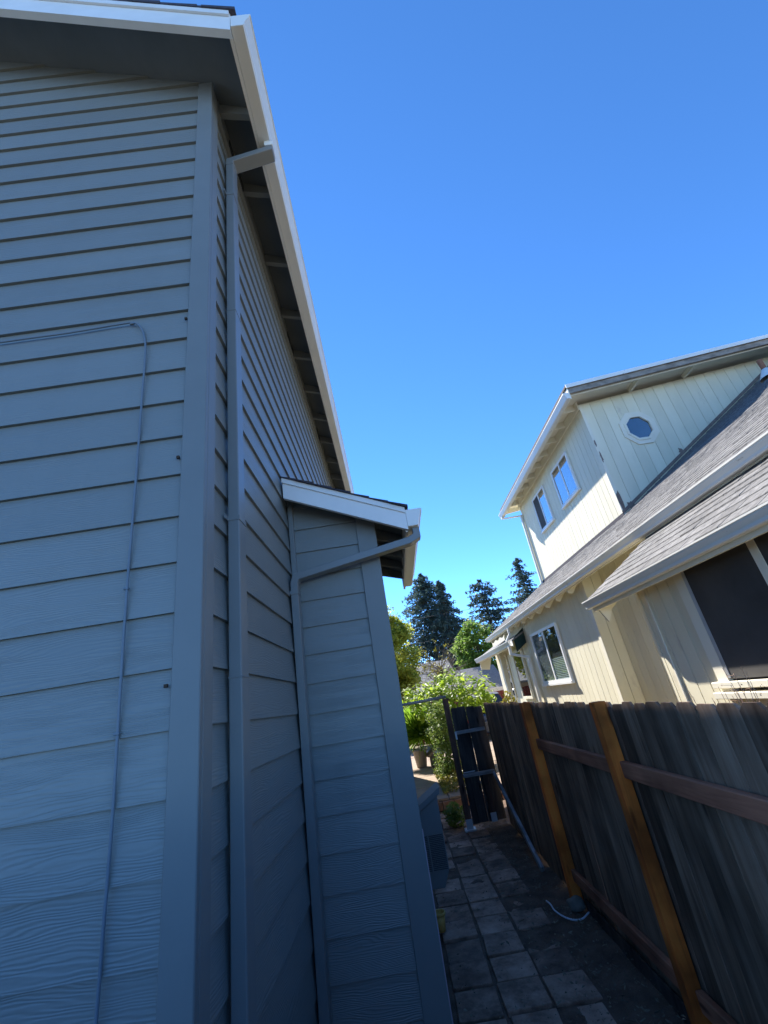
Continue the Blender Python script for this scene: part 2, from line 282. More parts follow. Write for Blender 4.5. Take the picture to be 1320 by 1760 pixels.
def sweep(path, w, h, side):
    """rectangular pipe along a path; side = constant width direction, mitred joints"""
    P = [Vector(p) for p in path]; s = Vector(side).normalized(); V, F = [], []
    for i, p in enumerate(P):
        d0 = (P[i] - P[i - 1]).normalized() if i else None; d1 = (P[i + 1] - P[i]).normalized() if i < len(P) - 1 else None
        t = (d0 + d1).normalized() if d0 and d1 else (d0 or d1)
        n = t.cross(s).normalized(); k = 1.0
        if d0 and d1: k = 1 / max(0.4, t.dot(d1))
        for a, b in ((-1, -1), (1, -1), (1, 1), (-1, 1)): V.append(tuple(p + s * (a * w / 2) + n * (b * h / 2 * k)))
    for i in range(len(P) - 1):
        k = 4 * i
        for j in range(4): F.append((k + j, k + (j + 1) % 4, k + 4 + (j + 1) % 4, k + 4 + j))
    F += [(3, 2, 1, 0), tuple(len(V) - 4 + j for j in range(4))]
    return fixn((V, F))
def tube(path, r, n=6, r1=None):
    P = [Vector(p) for p in path]; V, F = [], []; m = len(P); up = Vector((0.13, 0.31, 0.9))
    for i, p in enumerate(P):
        t = (P[min(i + 1, m - 1)] - P[max(i - 1, 0)]).normalized()
        a = t.cross(up);
        if a.length < 1e-3: a = t.cross(Vector((1, 0, 0)))
        a.normalize(); b = t.cross(a); rr = r if r1 is None else r + (r1 - r) * i / max(1, m - 1)
        for k in range(n):
            q = 2 * math.pi * k / n; V.append(tuple(p + a * (rr * math.cos(q)) + b * (rr * math.sin(q))))
    for i in range(m - 1):
        for k in range(n): F.append((i * n + k, i * n + (k + 1) % n, (i + 1) * n + (k + 1) % n, (i + 1) * n + k))
    F += [list(range(n))[::-1], [(m - 1) * n + k for k in range(n)]]
    return V, F
def lathe(prof, c, n=24):
    V, F = [], []
    for r, z in prof:
        for k in range(n): V.append((c[0] + r * math.cos(2 * math.pi * k / n), c[1] + r * math.sin(2 * math.pi * k / n), z))
    for i in range(len(prof) - 1):
        for k in range(n): F.append((i * n + k, i * n + (k + 1) % n, (i + 1) * n + (k + 1) % n, (i + 1) * n + k))
    return V, F
def gutter_profile(x0, zb, wd, h, out=1):
    """open K-style trough, wall side at x0, growing towards out"""
    o = [(0, h), (0, 0), (0.60, 0), (0.68, 0.10 * h), (0.70, 0.32 * h), (0.90, 0.70 * h), (0.94, 0.84 * h), (1.0, 0.86 * h), (1.0, h)]
    i = [(0.965, h), (0.965, 0.89 * h), (0.905, 0.87 * h), (0.865, 0.71 * h), (0.665, 0.33 * h), (0.64, 0.12 * h), (0.585, 0.03 * h), (0.02, 0.03 * h), (0.02, h)]
    return [(x0 + out * a * wd, zb + b) for a, b in o + i]
def cap_profile(x0, zb, wd, h, out=1):
    o = [(0, h), (0, 0), (0.60, 0), (0.68, 0.10 * h), (0.70, 0.32 * h), (0.90, 0.70 * h), (0.94, 0.84 * h), (1.0, 0.86 * h), (1.0, h)]
    return [(x0 + out * a * wd, zb + b) for a, b in o]
G = -H   # ground level

# ================================================================ setting: ground
mk('ground', ([(-150, -60, G - 0.03), (150, -60, G - 0.03), (150, 300, G - 0.03), (-150, 300, G - 0.03)], [(0, 1, 2, 3)]), 'ground', kind='structure', label='dry yard ground around the houses')
def dirt():
    V, F = [], []; nx, ny = 60, 190; x0, x1, y0, y1 = -0.72, 1.75, -0.8, 8.85
    from mathutils import noise
    for j in range(ny + 1):
        for i in range(nx + 1):
            x = x0 + (x1 - x0) * i / nx; y = y0 + (y1 - y0) * j / ny
            z = G - 0.014 + 0.018 * noise.noise((x * 3, y * 3, 0)) + 0.010 * noise.noise((x * 11, y * 11, 3)) + 0.045 * max(0, (x - 0.85)) * (1 + 0.6 * noise.noise((x * 5, y * 5, 7)))
            if i in (0, nx) or j in (0, ny): z = G - 0.06
            V.append((x, y, z))
    for j in range(ny):
        for i in range(nx): a = j * (nx + 1) + i; F.append((a, a + 1, a + nx + 2, a + nx + 1))
    return V, F
path = mk('path', dirt(), 'dirt', kind='structure', smooth=True, label='dark soil path between house and fence')
px, py = 0.301, 0.318
def paver_mesh(seed):
    random.seed(seed); j = lambda: random.uniform(-0.006, 0.006)
    V = [(-px / 2 + 0.011 + j(), -py / 2 + 0.011 + j()), (px / 2 - 0.011 + j(), -py / 2 + 0.011 + j()), (px / 2 - 0.011 + j(), py / 2 - 0.011 + j()), (-px / 2 + 0.011 + j(), py / 2 - 0.011 + j())]
    VF = bevel(prism(V, 'z', -0.05, 0.0), 0.006, 2)
    me = bpy.data.meshes.new('paver'); me.from_pydata(VF[0], [], VF[1]); me.materials.append(M['paver']); me.update(); return me
PM = [paver_mesh(k) for k in range(6)]
random.seed(11)
for row in range(-3, 25):
    for colm in range(-2, 3):
        x = 0.05 + px * (colm + 0.5); y = 3.615 - 2 * py + py * (row - 1 + 0.5)
        if colm < 0 and y > 3.0: continue
        if y > 8.7: continue
        o = bpy.data.objects.new('paver', random.choice(PM)); COL.objects.link(o); o.parent = path
        sink = random.uniform(-0.008, 0.008) - (0.016 if (colm == 2 and random.random() < 0.35) else 0) - (0.010 if y > 5.5 and random.random() < 0.4 else 0)
        o.location = (x + random.uniform(-0.006, 0.006), y + random.uniform(-0.006, 0.006), G + sink + 0.004)
        o.rotation_euler = (random.uniform(-0.012, 0.012), random.uniform(-0.012, 0.012), random.uniform(-0.02, 0.02) + (math.pi if random.random() < .5 else 0))
# leaf litter and twigs on the soil: nobody could count them
def litter():
    V, F = [], []
    for k in range(5200):
        y = random.uniform(0.8, 8.6)
        x = random.gauss(1.05, 0.22) if random.random() < 0.7 else random.uniform(0.0, 1.25)
        if x < -0.0 or x > 1.27: continue
        s = random.choice([random.uniform(0.002, 0.006)] * 5 + [random.uniform(0.006, 0.013)]); a = random.uniform(0, 6.28); l = s * random.uniform(1, 3.2); z = G + 0.012 + 0.045 * max(0, x - 0.85) + random.uniform(0, 0.012)
        c, sn = math.cos(a), math.sin(a); k0 = len(V)
        for u, v in ((-l, 0), (0, -s * .6), (l, 0), (0, s * .6)):
            V.append((x + u * c - v * sn, y + u * sn + v * c, z + random.uniform(-0.004, 0.008)))
        F.append((k0, k0 + 1, k0 + 2, k0 + 3))
    for k in range(110):                                   # bark chips and twigs with real thickness
        x = random.gauss(1.02, 0.16); y = random.uniform(2.6, 6.5); a = random.uniform(0, 6.28); l = random.uniform(0.012, 0.05)
        if x > 1.24 or x < 0.3: continue
        z = G + 0.016 + 0.045 * max(0, x - 0.85); v, f = obox((x, y, z), (x + l * math.cos(a), y + l * math.sin(a), z + random.uniform(-.003, .012)), random.uniform(0.003, 0.008), 0.004)
        k0 = len(V); V += v; F += [[i + k0 for i in q] for q in f]
    return V, F
mk('leaf_litter', litter(), 'litter', kind='stuff', label='dry leaf litter and chips scattered on the soil path')
# raised patio behind the gate
patio = mk('patio', bx(-0.60, 3.0, 9.06, 17.0, G - 0.02, G + 0.135), 'patio', kind='structure', label='tan concrete patio behind the gate')
for i in range(3):
    for j in range(6):
        mk('patio_slab', bevel(bx(-0.58 + i * 1.19, -0.58 + i * 1.19 + 1.17, 9.0 + j * 1.3, 9.0 + j * 1.3 + 1.285, G + 0.12, G + 0.155 + random.uniform(-.003, .003)), 0.006), 'patio', patio)
for i in range(14):
    mk('step_brick', bevel(bx(-0.58 + i * 0.21, -0.58 + i * 0.21 + 0.198, 8.93, 9.03, G - 0.01, G + 0.115), 0.006), 'brickstep', patio)

# ================================================================ main house (grey-blue, left)
SX, FY = -0.696, 1.6175          # outer faces of the side and front siding
EXPO = 0.203; Z0 = 0.034
HE = 14.0                        # far end of the house
house = root('grey_blue_house', (SX, FY, G), 'grey-blue two-storey house with lap siding and white gutter filling the left side', 'house')
def zt(x): return 4.39 + 0.47 * (-0.42 - x)           # roof deck line
def lap_front(z0, xl, xr0, xr1, W):
    z1 = z0 + EXPO + 0.022
    sec = [(W, z0), (W + 0.0165, z0 - 0.0), (W + 0.026, z1), (W + 0.0185, z1)]
    V = []
    for x0, x1 in ((xl, xl), (xr0, xr1)):
        for (y, z) in sec: V.append((x0 if z == z0 else x1, y, z))
    return fixn((V, [(0, 1, 2, 3), (4, 5, 6, 7), (0, 1, 5, 4), (1, 2, 6, 5), (2, 3, 7, 6), (3, 0, 4, 7)]))
def lap_side(z0, y0, y1, X, z1=None):
    z1 = z1 or z0 + EXPO + 0.022
    sec = [(X, z0), (X - 0.0165, z0), (X - 0.026, z1), (X - 0.0185, z1)]
    return prism(sec, 'y', y0, y1)
body = mk('wall', prism([(SX - 0.03, G - 0.1), (SX - 0.03, zt(SX) - 0.06), (-5.6, zt(-5.6) - 0.06), (-10.5, zt(SX) - 0.06), (-10.5, G - 0.1)], 'y', FY + 0.03, HE), 'siding', house)
XT = -0.79                       # left edge of the front corner board
def xdeck(z): return -0.42 - (z + 0.052 - 4.39) / 0.47
n = -9
while True:
    z0 = Z0 + EXPO * n; z1 = z0 + EXPO + 0.022; n += 1
    a, b = min(XT + 0.004, xdeck(z0)), min(XT + 0.004, xdeck(z1))
    if a < -3.4 or z0 > 5.9: break
    mk('siding_board', lap_front(z0, -5.0, a, b, FY), 'siding', body)
    if z0 + EXPO + 0.022 < 4.44: mk('siding_board', lap_side(z0, 1.716, HE, SX), 'siding', body)
mk('corner_board', bevel(bx(XT, SX + 0.011, FY - 0.0105, FY + 0.02, G, 4.455), 0.0035), 'trim', house)
mk('corner_board', bevel(bx(SX - 0.02, SX + 0.0105, FY + 0.0205, 1.722, G, 4.42), 0.003), 'trim', house)
fr = mk('frieze_board', bx(SX - 0.02, SX + 0.013, 1.723, HE, 4.275, 4.47), 'trim', house)
for y in (1.95, 3.95, 6.0): mk('vent', bx(SX + 0.0132, SX + 0.019, y, y + 0.34, 4.31, 4.40), 'black', fr)
# roof: deck, shingles, rakes, gutter, rafter tails
YR = 1.256
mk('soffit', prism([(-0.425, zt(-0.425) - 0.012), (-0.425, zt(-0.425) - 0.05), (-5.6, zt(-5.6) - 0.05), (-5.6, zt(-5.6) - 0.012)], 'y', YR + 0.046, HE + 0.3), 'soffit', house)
def main_shingles():
    L = []; n = 0; x = -0.385
    while x > -5.5:
        x2 = x - 0.13
        y = YR - 0.012 - random.uniform(0, 0.012)
        p = [(x, zt(x) + 0.004), (x2 - 0.1, zt(x2 - 0.1) + 0.004), (x2 - 0.1, zt(x2 - 0.1) + 0.028), (x, zt(x) + 0.040 + random.uniform(0, 0.012))]
        L.append(prism(p, 'y', y, HE + 0.3)); x = x2
    L.append(prism([(-5.6, zt(-5.6)), (-10.9, zt(-0.3)), (-10.9, zt(-0.3) + 0.03), (-5.6, zt(-5.6) + 0.03)], 'y', YR, HE + 0.3))
    return join(*L)
mk('roof_shingles', main_shingles(), 'shingle_dark', house)
mk('rake_fascia', prism([(-0.425, zt(-0.425)), (-0.425, zt(-0.425) - 0.245), (-5.6, zt(-5.6) - 0.245), (-5.6, zt(-5.6))], 'y', YR, YR + 0.044), 'white', house)
mk('rake_trim', prism([(-0.43, zt(-0.43) + 0.003), (-0.43, zt(-0.43) - 0.055), (-5.6, zt(-5.6) - 0.055), (-5.6, zt(-5.6) + 0.003)], 'y', YR - 0.014, YR - 0.001), 'white', house)
mk('eave_fascia', bx(-0.445, -0.4225, YR + 0.046, HE + 0.29, 4.165, 4.365), 'white', house)
gt = mk('gutter', prism(gutter_profile(-0.42, 4.175, 0.135, 0.15), 'y', YR - 0.004, HE + 0.3), 'gutter', house)
mk('end_cap', prism(cap_profile(-0.4195, 4.177, 0.1335, 0.149), 'y', YR - 0.0065, YR - 0.0045), 'gutter', gt)
y = 1.604; k = 0
while y < HE:
    yy = y + (0.03 if k else 0.14)
    z_a, z_b = zt(-0.70) - 0.052, zt(-0.447) - 0.052
    mk('rafter_tail', prism([(-0.70, z_a), (-0.447, z_b), (-0.447, z_b - 0.095), (-0.70, z_a - 0.125)], 'y', yy, yy + 0.042), 'trim', house)
    y += 0.672; k += 1
# downspout on the side wall
DX0, DX1, DY0, DY1 = SX + 0.008, -0.633, 1.89, 1.985
dsx = (DX0 + DX1) / 2; dw = DX1 - DX0; dsy = (DY0 + DY1) / 2
dp = mk('downspout', bevel(sweep([(-0.352, dsy, 4.18), (-0.352, dsy, 4.09), (dsx, dsy, 3.99), (dsx, dsy, G + 0.1)], DY1 - DY0, dw, (0, 1, 0)), 0.004), 'pipe', house)
for z in (3.55, 0.93): mk('strap', join(bx(DX0 - 0.004, DX1 + 0.003, DY0 - 0.003, DY1 + 0.003, z - 0.012, z + 0.012), bx(DX0 - 0.004, DX0 + 0.002, DY0 - 0.035, DY0 - 0.003, z - 0.012, z + 0.012)), 'pipe', dp)
for z in (3.93, 2.35, 0.2): mk('seam', bevel(bx(DX0 - 0.0015, DX1 + 0.002, DY0 - 0.002, DY1 + 0.002, z - 0.004, z + 0.004), 0.001), 'pipe', dp)
mk('outlet_collar', bevel(bx(-0.352 - 0.034, -0.352 + 0.034, dsy - 0.052, dsy + 0.052, 4.12, 4.176), 0.003), 'gutter', dp)

# ---- bump-out with its own shed roof
EY, EX, EF = 3.333, 0.018, 4.85
ext = mk('bump_out', join(bx(SX - 0.02, EX - 0.05, EY + 0.03, EF, G - 0.05, 1.33), prism([(SX - 0.02, 1.331), (EX - 0.05, 1.331), (EX - 0.05, 1.43), (SX - 0.02, 1.73)], 'y', EY + 0.03, EF)), 'siding', house)
def zx(x): return 1.834 - 0.452 * (x + 0.696)
EXT_T = -0.138
n = -13
while True:
    z0 = 0.827 + EXPO * n; z1 = z0 + EXPO + 0.022; n += 1
    if z0 > 1.72: break
    xc = lambda z: -0.696 + (1.834 - 0.062 - z) / 0.452
    b_, t_ = min(EXT_T + 0.003, xc(z0)), max(-0.685, min(EXT_T + 0.003, xc(z1)))
    mk('siding_board', lap_front(z0, -0.69, b_, t_, EY), 'siding', ext)
    if z1 < 1.4: mk('siding_board', lap_side(z0, EY + 0.09, EF, EX - 0.028), 'siding', ext)
mk('corner_board', bevel(prism([(EXT_T, G), (EX, G), (EX, zx(EX) - 0.063), (EXT_T, zx(EXT_T) - 0.063)], 'y', EY - 0.012, EY + 0.018), 0.003), 'trim', ext)
mk('corner_board', bevel(bx(EX - 0.03, EX - 0.002, EY + 0.0185, EY + 0.11, G, 1.42), 0.003), 'trim', ext)
mk('inside_corner_trim', bevel(bx(SX + 0.002, -0.655, EY - 0.028, EY + 0.02, G, 1.75), 0.003), 'trim', ext)
mk('pale_strip', bx(EX - 0.0015, EX + 0.004, EY - 0.011, EY - 0.004, G + 0.02, -0.75), pmat('pale_pink_edge', (0.42, 0.33, 0.36), (0.50, 0.40, 0.43), 9, 0.7), ext, label='pale pinkish strip along the foot of the corner board')  # thin pale pinkish strip along the outer edge of the corner board
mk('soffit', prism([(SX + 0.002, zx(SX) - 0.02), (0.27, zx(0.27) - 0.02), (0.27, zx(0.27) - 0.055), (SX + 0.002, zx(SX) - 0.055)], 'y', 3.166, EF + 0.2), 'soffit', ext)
mk('rake_fascia', prism([(SX + 0.012, zx(SX) - 0.004), (0.274, zx(0.274) - 0.004), (0.274, zx(0.274) - 0.186), (SX + 0.012, zx(SX) - 0.186)], 'y', 3.128, 3.165), 'white', ext)
mk('rake_trim', prism([(SX + 0.008, zx(SX)), (0.274, zx(0.274)), (0.274, zx(0.274) - 0.045), (SX + 0.008, zx(SX) - 0.045)], 'y', 3.115, 3.127), 'white', ext)
mk('eave_fascia', bx(0.2525, 0.2735, 3.166, EF + 0.2, zx(0.274) - 0.19, zx(0.274) - 0.02), 'white', ext)
def ext_shingles():
    L = []; x = 0.30
    while x > SX + 0.02:
        x2 = max(x - 0.145, SX + 0.004); e = random.uniform(0.0, 0.02)
        L.append(prism([(x, zx(x) + 0.002), (x2, zx(x2) + 0.002), (x2, zx(x2) + 0.010), (x, zx(x) + 0.022)], 'y', 3.108 - e, EF + 0.2)); x = x2
    return join(*L)
mk('roof_shingles', ext_shingles(), 'shingle_dark', ext)
mk('gutter', prism(gutter_profile(0.2755, 1.235, 0.13, 0.14), 'y', 3.128, EF + 0.21), 'gutter', ext)
mk('end_cap', prism(cap_profile(0.276, 1.237, 0.128, 0.139), 'y', 3.1245, 3.1275), 'gutter', ext)
for k in range(4):
    y = 3.62 + k * 0.40
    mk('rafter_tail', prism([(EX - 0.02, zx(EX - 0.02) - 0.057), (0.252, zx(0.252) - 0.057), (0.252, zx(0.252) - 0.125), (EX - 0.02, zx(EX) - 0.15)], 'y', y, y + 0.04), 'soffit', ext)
ed = mk('downspout', bevel(sweep([(0.335, 3.205, 1.236), (0.335, 3.205, 1.165), (0.27, 3.205, 1.135), (-0.645, 3.24, 0.995), (-0.662, 3.24, 0.94), (-0.662, 3.24, G + 0.15)], 0.085, 0.056, (0, 1, 0)), 0.004), 'pipe', ext)
mk('strap', bx(-0.696, -0.630, 3.19, 3.29, 0.86, 0.885), 'pipe', ext)
# small rusty nail heads and drill holes on the corner
for (x, z) in ((-0.800, 1.985), (-0.805, 1.13), (-0.808, 0.178)):
    mk('nail', bx(x - 0.006, x + 0.006, FY - 0.012, FY - 0.001, z - 0.006, z + 0.006), 'rust', house)

# ---- cable stapled to the front siding
cp = [(-5.0, 2.00), (-3.2, 1.99), (-1.746, 2.0), (-1.42, 2.0), (-1.152, 2.011), (-1.074, 2.008), (-1.035, 1.967), (-1.012, 1.901), (-0.997, 1.787), (-0.992, 1.492), (-0.984, 1.02), (-0.979, 0.558), (-0.967, 0.107), (-0.958, -0.179), (-0.956, -0.461), (-0.954, -0.655), (-0.95, G + 0.05)]
def smoothp(P, sub=6):
    out = []
    for i in range(len(P) - 1):
        p0, p1, p2, p3 = [Vector(P[max(0, min(len(P) - 1, i + k))]) for k in (-1, 0, 1, 2)]
        for j in range(sub):
            t = j / sub
            out.append(0.5 * ((2 * p1) + (-p0 + p2) * t + (2 * p0 - 5 * p1 + 4 * p2 - p3) * t * t + (-p0 + 3 * p1 - 3 * p2 + p3) * t ** 3))
    out.append(Vector(P[-1])); return out
cb = root('wall_cable', (-0.98, FY - 0.01, G), 'thin grey cable bending down the front siding of the grey-blue house', 'cable')
mk('cable', tube(smoothp([(x, FY - 0.0065, z) for x, z in cp], 5), 0.0052, 8), 'cable', cb, smooth=True)
for x, z in ((-1.08, 2.0), (-0.979, 0.56), (-0.965, 0.05)):
    mk('clip', bevel(bx(x - 0.012, x + 0.008, FY - 0.0135, FY - 0.0005, z - 0.005, z + 0.005), 0.002), 'cable', cb)

# ---- vent box on the bump-out's alley side
VY = 4.55
vb = root('vent_box', (0.08, VY, -1.45), 'blue-grey vent box with slanted lid and wire mesh beside the bump-out', 'vent box')
mk('box_body', bevel(prism([(-0.02, -0.93), (0.20, -0.80), (0.20, -1.33), (0.14, -1.45), (-0.02, -1.45)], 'y', VY, VY + 0.26), 0.004), 'trim', vb)
mk('lid', bevel(prism([(-0.02, -0.925), (0.225, -0.785), (0.235, -0.735), (-0.02, -0.875)], 'y', VY - 0.03, VY + 0.28), 0.004), 'trim', vb)
ms = mk('mesh_backing', bx(0.0, 0.19, VY - 0.004, VY - 0.001, -1.33, -1.08), 'interior', vb)
mk('wire_mesh', join(*([bx(0.0 + 0.0095 * i, 0.003 + 0.0095 * i, VY - 0.007, VY - 0.0045, -1.33, -1.08) for i in range(20)] + [bx(0.0, 0.19, VY - 0.0095, VY - 0.0075, -1.33 + 0.0125 * j, -1.327 + 0.0125 * j) for j in range(21)])), 'trim', ms)
mk('mesh_frame', bevel(bx(0.055, 0.066, VY - 0.014, VY - 0.010, -1.34, -1.07), 0.001), 'trim', ms)

# ================================================================ fence on the right of the path
FX = 1.283
fence = root('wooden_fence', (FX, 3.6, G), 'weathered dog-eared plank fence with orange-brown posts along the path', 'fence')
random.seed(21)
y = -4.1
while y < 7.36:
    wdt = random.uniform(0.132, 0.142); top = -0.203 + random.uniform(-0.012, 0.010); xo = random.choice([0.0, 0.002, 0.004, 0.007]); gap = random.choice([0.0, 0.0, 0.001, 0.001, 0.005])
    if abs(y - 4.66) < 0.07: gap = 0.018
    if y > 4.9: gap = random.choice([0.0, 0.0, 0.0, 0.003])
    ea = random.uniform(0.022, 0.034); ln = random.uniform(-0.006, 0.006)
    p = [(y + ln, G + random.uniform(-.01, .03)), (y + wdt + ln, G + random.uniform(-.01, .03)), (y + wdt, top - ea), (y + wdt - ea, top), (y + ea, top), (y, top - ea)]
    BV, BF = prism(p, 'x', FX + xo, FX + xo + 0.016); tw = random.uniform(-0.05, 0.05); bow = random.uniform(-0.006, 0.006)
    mk('fence_board', ([(vx + tw * (vy - y - wdt / 2) + abs(tw) * 0.07, vy, vz) for vx, vy, vz in BV], BF), 'board', fence)
    y += wdt + gap
x = FX - 0.02
while x > -7.0:                                            # unseen fence return behind the viewer, added to darken the lower house wall
    wdt = random.uniform(0.132, 0.142); top = -0.203 + random.uniform(-0.012, 0.010); ea = 0.028
    mk('fence_board', prism([(x - wdt, G), (x, G), (x, top - ea), (x - ea, top), (x - wdt + ea, top), (x - wdt, top - ea)], 'y', -4.12, -4.104), 'board', fence); x -= wdt + 0.003
for z in (-0.56, -1.57): mk('fence_rail', bx(-7.0, FX - 0.03, -4.103, -4.065, z - 0.044, z + 0.044), 'rail', fence)  # rails of the added return, out of view
def post(y0, x0, x1, zt_, lean, mat='post'):
    V, F = bx(x0, x1, y0, y0 + 0.088, G - 0.02, zt_)
    V = [(x, yy + (zt_ - z) * lean, z) for x, yy, z in V]
    mk('fence_post', bevel((V, F), 0.005, 2), mat, fence)
post(4.73, 1.194, 1.2805, -0.192, -0.02); post(3.00, 1.205, 1.2805, -0.188, 0.0); post(1.02, 1.194, 1.2805, -0.19, 0)
for y0, y1 in ((-1.2, 1.015), (1.112, 2.995), (3.092, 4.725)):
    mk('fence_rail', bevel(bx(1.2415, 1.2800, y0, y1, -0.605, -0.518), 0.004), 'rail', fence)
    mk('fence_rail', bevel(bx(1.2415, 1.2800, y0, y1, -1.615, -1.528), 0.004), 'rail', fence)
for z in (-0.56, -1.57): mk('fence_rail', bevel(bx(1.318, 1.356, 4.8, 7.3, z - 0.044, z + 0.044), 0.004), 'rail', fence)
mk('rot_board', bevel(bx(1.262, 1.2805, -1.0, 4.6, G - 0.02, G + 0.10), 0.004), 'gatewood', fence)

# ---- gate at the end of the path
GY = 7.44
gate = root('garden_gate', (1.0, GY, G), 'dark plank gate with silvery crossbars at the end of the path', 'gate')
mk('gate_post', bevel(bx(0.676, 0.762, GY, GY + 0.088, G + 0.10, -0.058), 0.004), 'gatepost', gate)
mk('post_bracket', join(bx(0.672, 0.766, GY - 0.006, GY - 0.001, G + 0.02, G + 0.14), bx(0.64, 0.80, GY - 0.05, GY + 0.12, G, G + 0.018)), 'metal', gate)
e = [0.778, 0.872, 1.008, 1.145, 1.268]
for i in range(4):
    tp = (-0.210, -0.208, -0.224, -0.244)[i]
    mk('gate_board', prism([(e[i] - 0.001 + 0.004 * (i == 2), G + 0.06), (e[i + 1] - 0.001, G + 0.06), (e[i + 1] - 0.001, tp - 0.01), (e[i + 1] - 0.012, tp), (e[i] + 0.012, tp), (e[i] - 0.001 + 0.003 * (i == 2), tp - 0.01)], 'y', GY + 0.045 + 0.018 * (i % 2), GY + 0.062 + 0.018 * (i % 2)), 'gatewood', gate)
mk('gate_stile', bevel(bx(1.045, 1.125, GY + 0.002, GY + 0.040, G + 0.12, -1.16), 0.004), 'gatepost', gate)
mk('stile_bracket', bx(1.043, 1.127, GY - 0.004, GY + 0.001, G + 0.06, G + 0.17), 'metal', gate)
mk('crossbar', bevel(bx(0.765, 1.237, GY - 0.002, GY + 0.036, -0.582, -0.535), 0.004), 'palewood', gate)
mk('crossbar', bevel(bx(0.766, 1.240, GY - 0.002, GY + 0.001 + 0.036, -1.158, -1.108), 0.004), 'palewood', gate)
mk('bracket', bx(0.764, 0.79, GY - 0.009, GY - 0.004, -0.645, -0.540), 'metal', gate)
mk('latch_bar', obox((0.775, GY - 0.012, -1.088), (0.95, GY - 0.012, -1.086), 0.01, 0.012), 'metal', gate)
mk('header_pole', tube([(-0.03, GY + 0.04, -0.045), (0.3, GY + 0.045, -0.04), (0.74, GY + 0.045, -0.03)], 0.022, 8), 'palewood', gate)
brc = mk('leaning_brace', bevel(obox((1.19, 5.58, G + 0.02), (1.215, 7.40, -1.155), 0.036, 0.062, (0, 0, 1)), 0.004), 'palebrace', loc=(1.19, 5.58, G), label='silvery timber brace leaning from the path up to the gate', cat='timber')
# far side of the gate opening: short post carrying the header pole (against the house)
mk('gate_jamb', bevel(bx(-0.06, -0.01, GY + 0.01, GY + 0.07, G, -0.06), 0.003), 'gatepost', gate)

# ---- small things on the path
bk = root('pail', (0.055, 4.75, G), 'small yellow plastic pail tucked beside the bump-out corner', 'bucket')
mk('pail_body', lathe([(0.0, G + 0.01), (0.036, G + 0.01), (0.050, -1.67), (0.048, -1.67), (0.034, G + 0.02), (0.0, G + 0.02)], (0.055, 4.75), 28), 'bucket', bk, smooth=True)
mk('pail_rim', lathe([(0.049, -1.685), (0.057, -1.682), (0.058, -1.67), (0.054, -1.662), (0.048, -1.665), (0.049, -1.685)], (0.055, 4.75), 28), 'bucket', bk, smooth=True)
mk('plastic_strip', tube(smoothp([(0.99, 4.80, G + 0.06), (1.005, 4.74, G + 0.055), (1.02, 4.66, G + 0.03), (1.08, 4.52, G + 0.025), (1.16, 4.47, G + 0.03), (1.25, 4.53, G + 0.04)], 6), 0.0065, 8), 'pvc', loc=(1.1, 4.6, G), label='curved white plastic strip lying on the soil by the fence', cat='strip', smooth=True)
def stone(c, r, seed):
    bm = bmesh.new(); bmesh.ops.create_icosphere(bm, subdivisions=3, radius=1.0); random.seed(seed)
    from mathutils import noise
    for v in bm.verts:
        k = 1 + 0.25 * noise.noise(v.co * 1.5 + Vector((seed, 0, 0))); v.co = Vector((c[0] + v.co.x * r[0] * k, c[1] + v.co.y * r[1] * k, c[2] + v.co.z * r[2] * k))
    bm.verts.index_update(); R = ([tuple(v.co) for v in bm.verts], [[v.index for v in f.verts] for f in bm.faces]); bm.free(); return R
mk('stone', stone((1.20, 4.66, G + 0.055), (0.075, 0.065, 0.05), 3), 'stone', loc=(1.2, 4.66, G), label='rounded stone at the foot of the middle fence post', cat='stone', smooth=True)

# ================================================================ neighbour's cream house (right)
nb = root('cream_house', (5.0, 8.4, G), "cream neighbour house with grey shingle roofs and octagon window on the right", 'house')
XU, YU, YE = 5.25, 8.42, 14.0          # upper storey: side wall, near wall, far end
XL, XG, SL = 3.34, 3.0, 0.64           # lower wall, eave gutter, roof slope
XG = 3.10
def za(x): return 1.385 + SL * (x - 3.0)
def planks_x(parent, X, y0, y1, zb, zt_, wdt, mat='cream', name='siding_plank', clip=None):
    """vertical planks on a wall facing -X"""
    y = y0; k = 0
    while y < y1 - 0.02:
        e_ = min(y + wdt, y1); o = random.uniform(0, 0.002)
        b0, b1 = (zb(y), zb(e_)) if callable(zb) else (zb, zb)
        mk(name, prism([(y + 0.006, b0), (e_ - 0.006, b1), (e_ - 0.006, zt_), (y + 0.006, zt_)], 'x', X - o, X + 0.018), mat, parent)
        y = e_; k += 1
def planks_y(parent, Y, x0, x1, zb, ztf, wdt, mat='cream'):
    x = x0
    while x < x1 - 0.02:
        e_ = min(x + wdt, x1); o = random.uniform(0, 0.002)
        mk('siding_plank', prism([(x + 0.004, zb(x)), (e_ - 0.004, zb(e_)), (e_ - 0.004, ztf(e_)), (x + 0.004, ztf(x))], 'y', Y - o, Y + 0.018), mat, parent); x = e_
def zu(x): return 5.71 + 0.115 * (x - XU)     # underside line of the upper roof
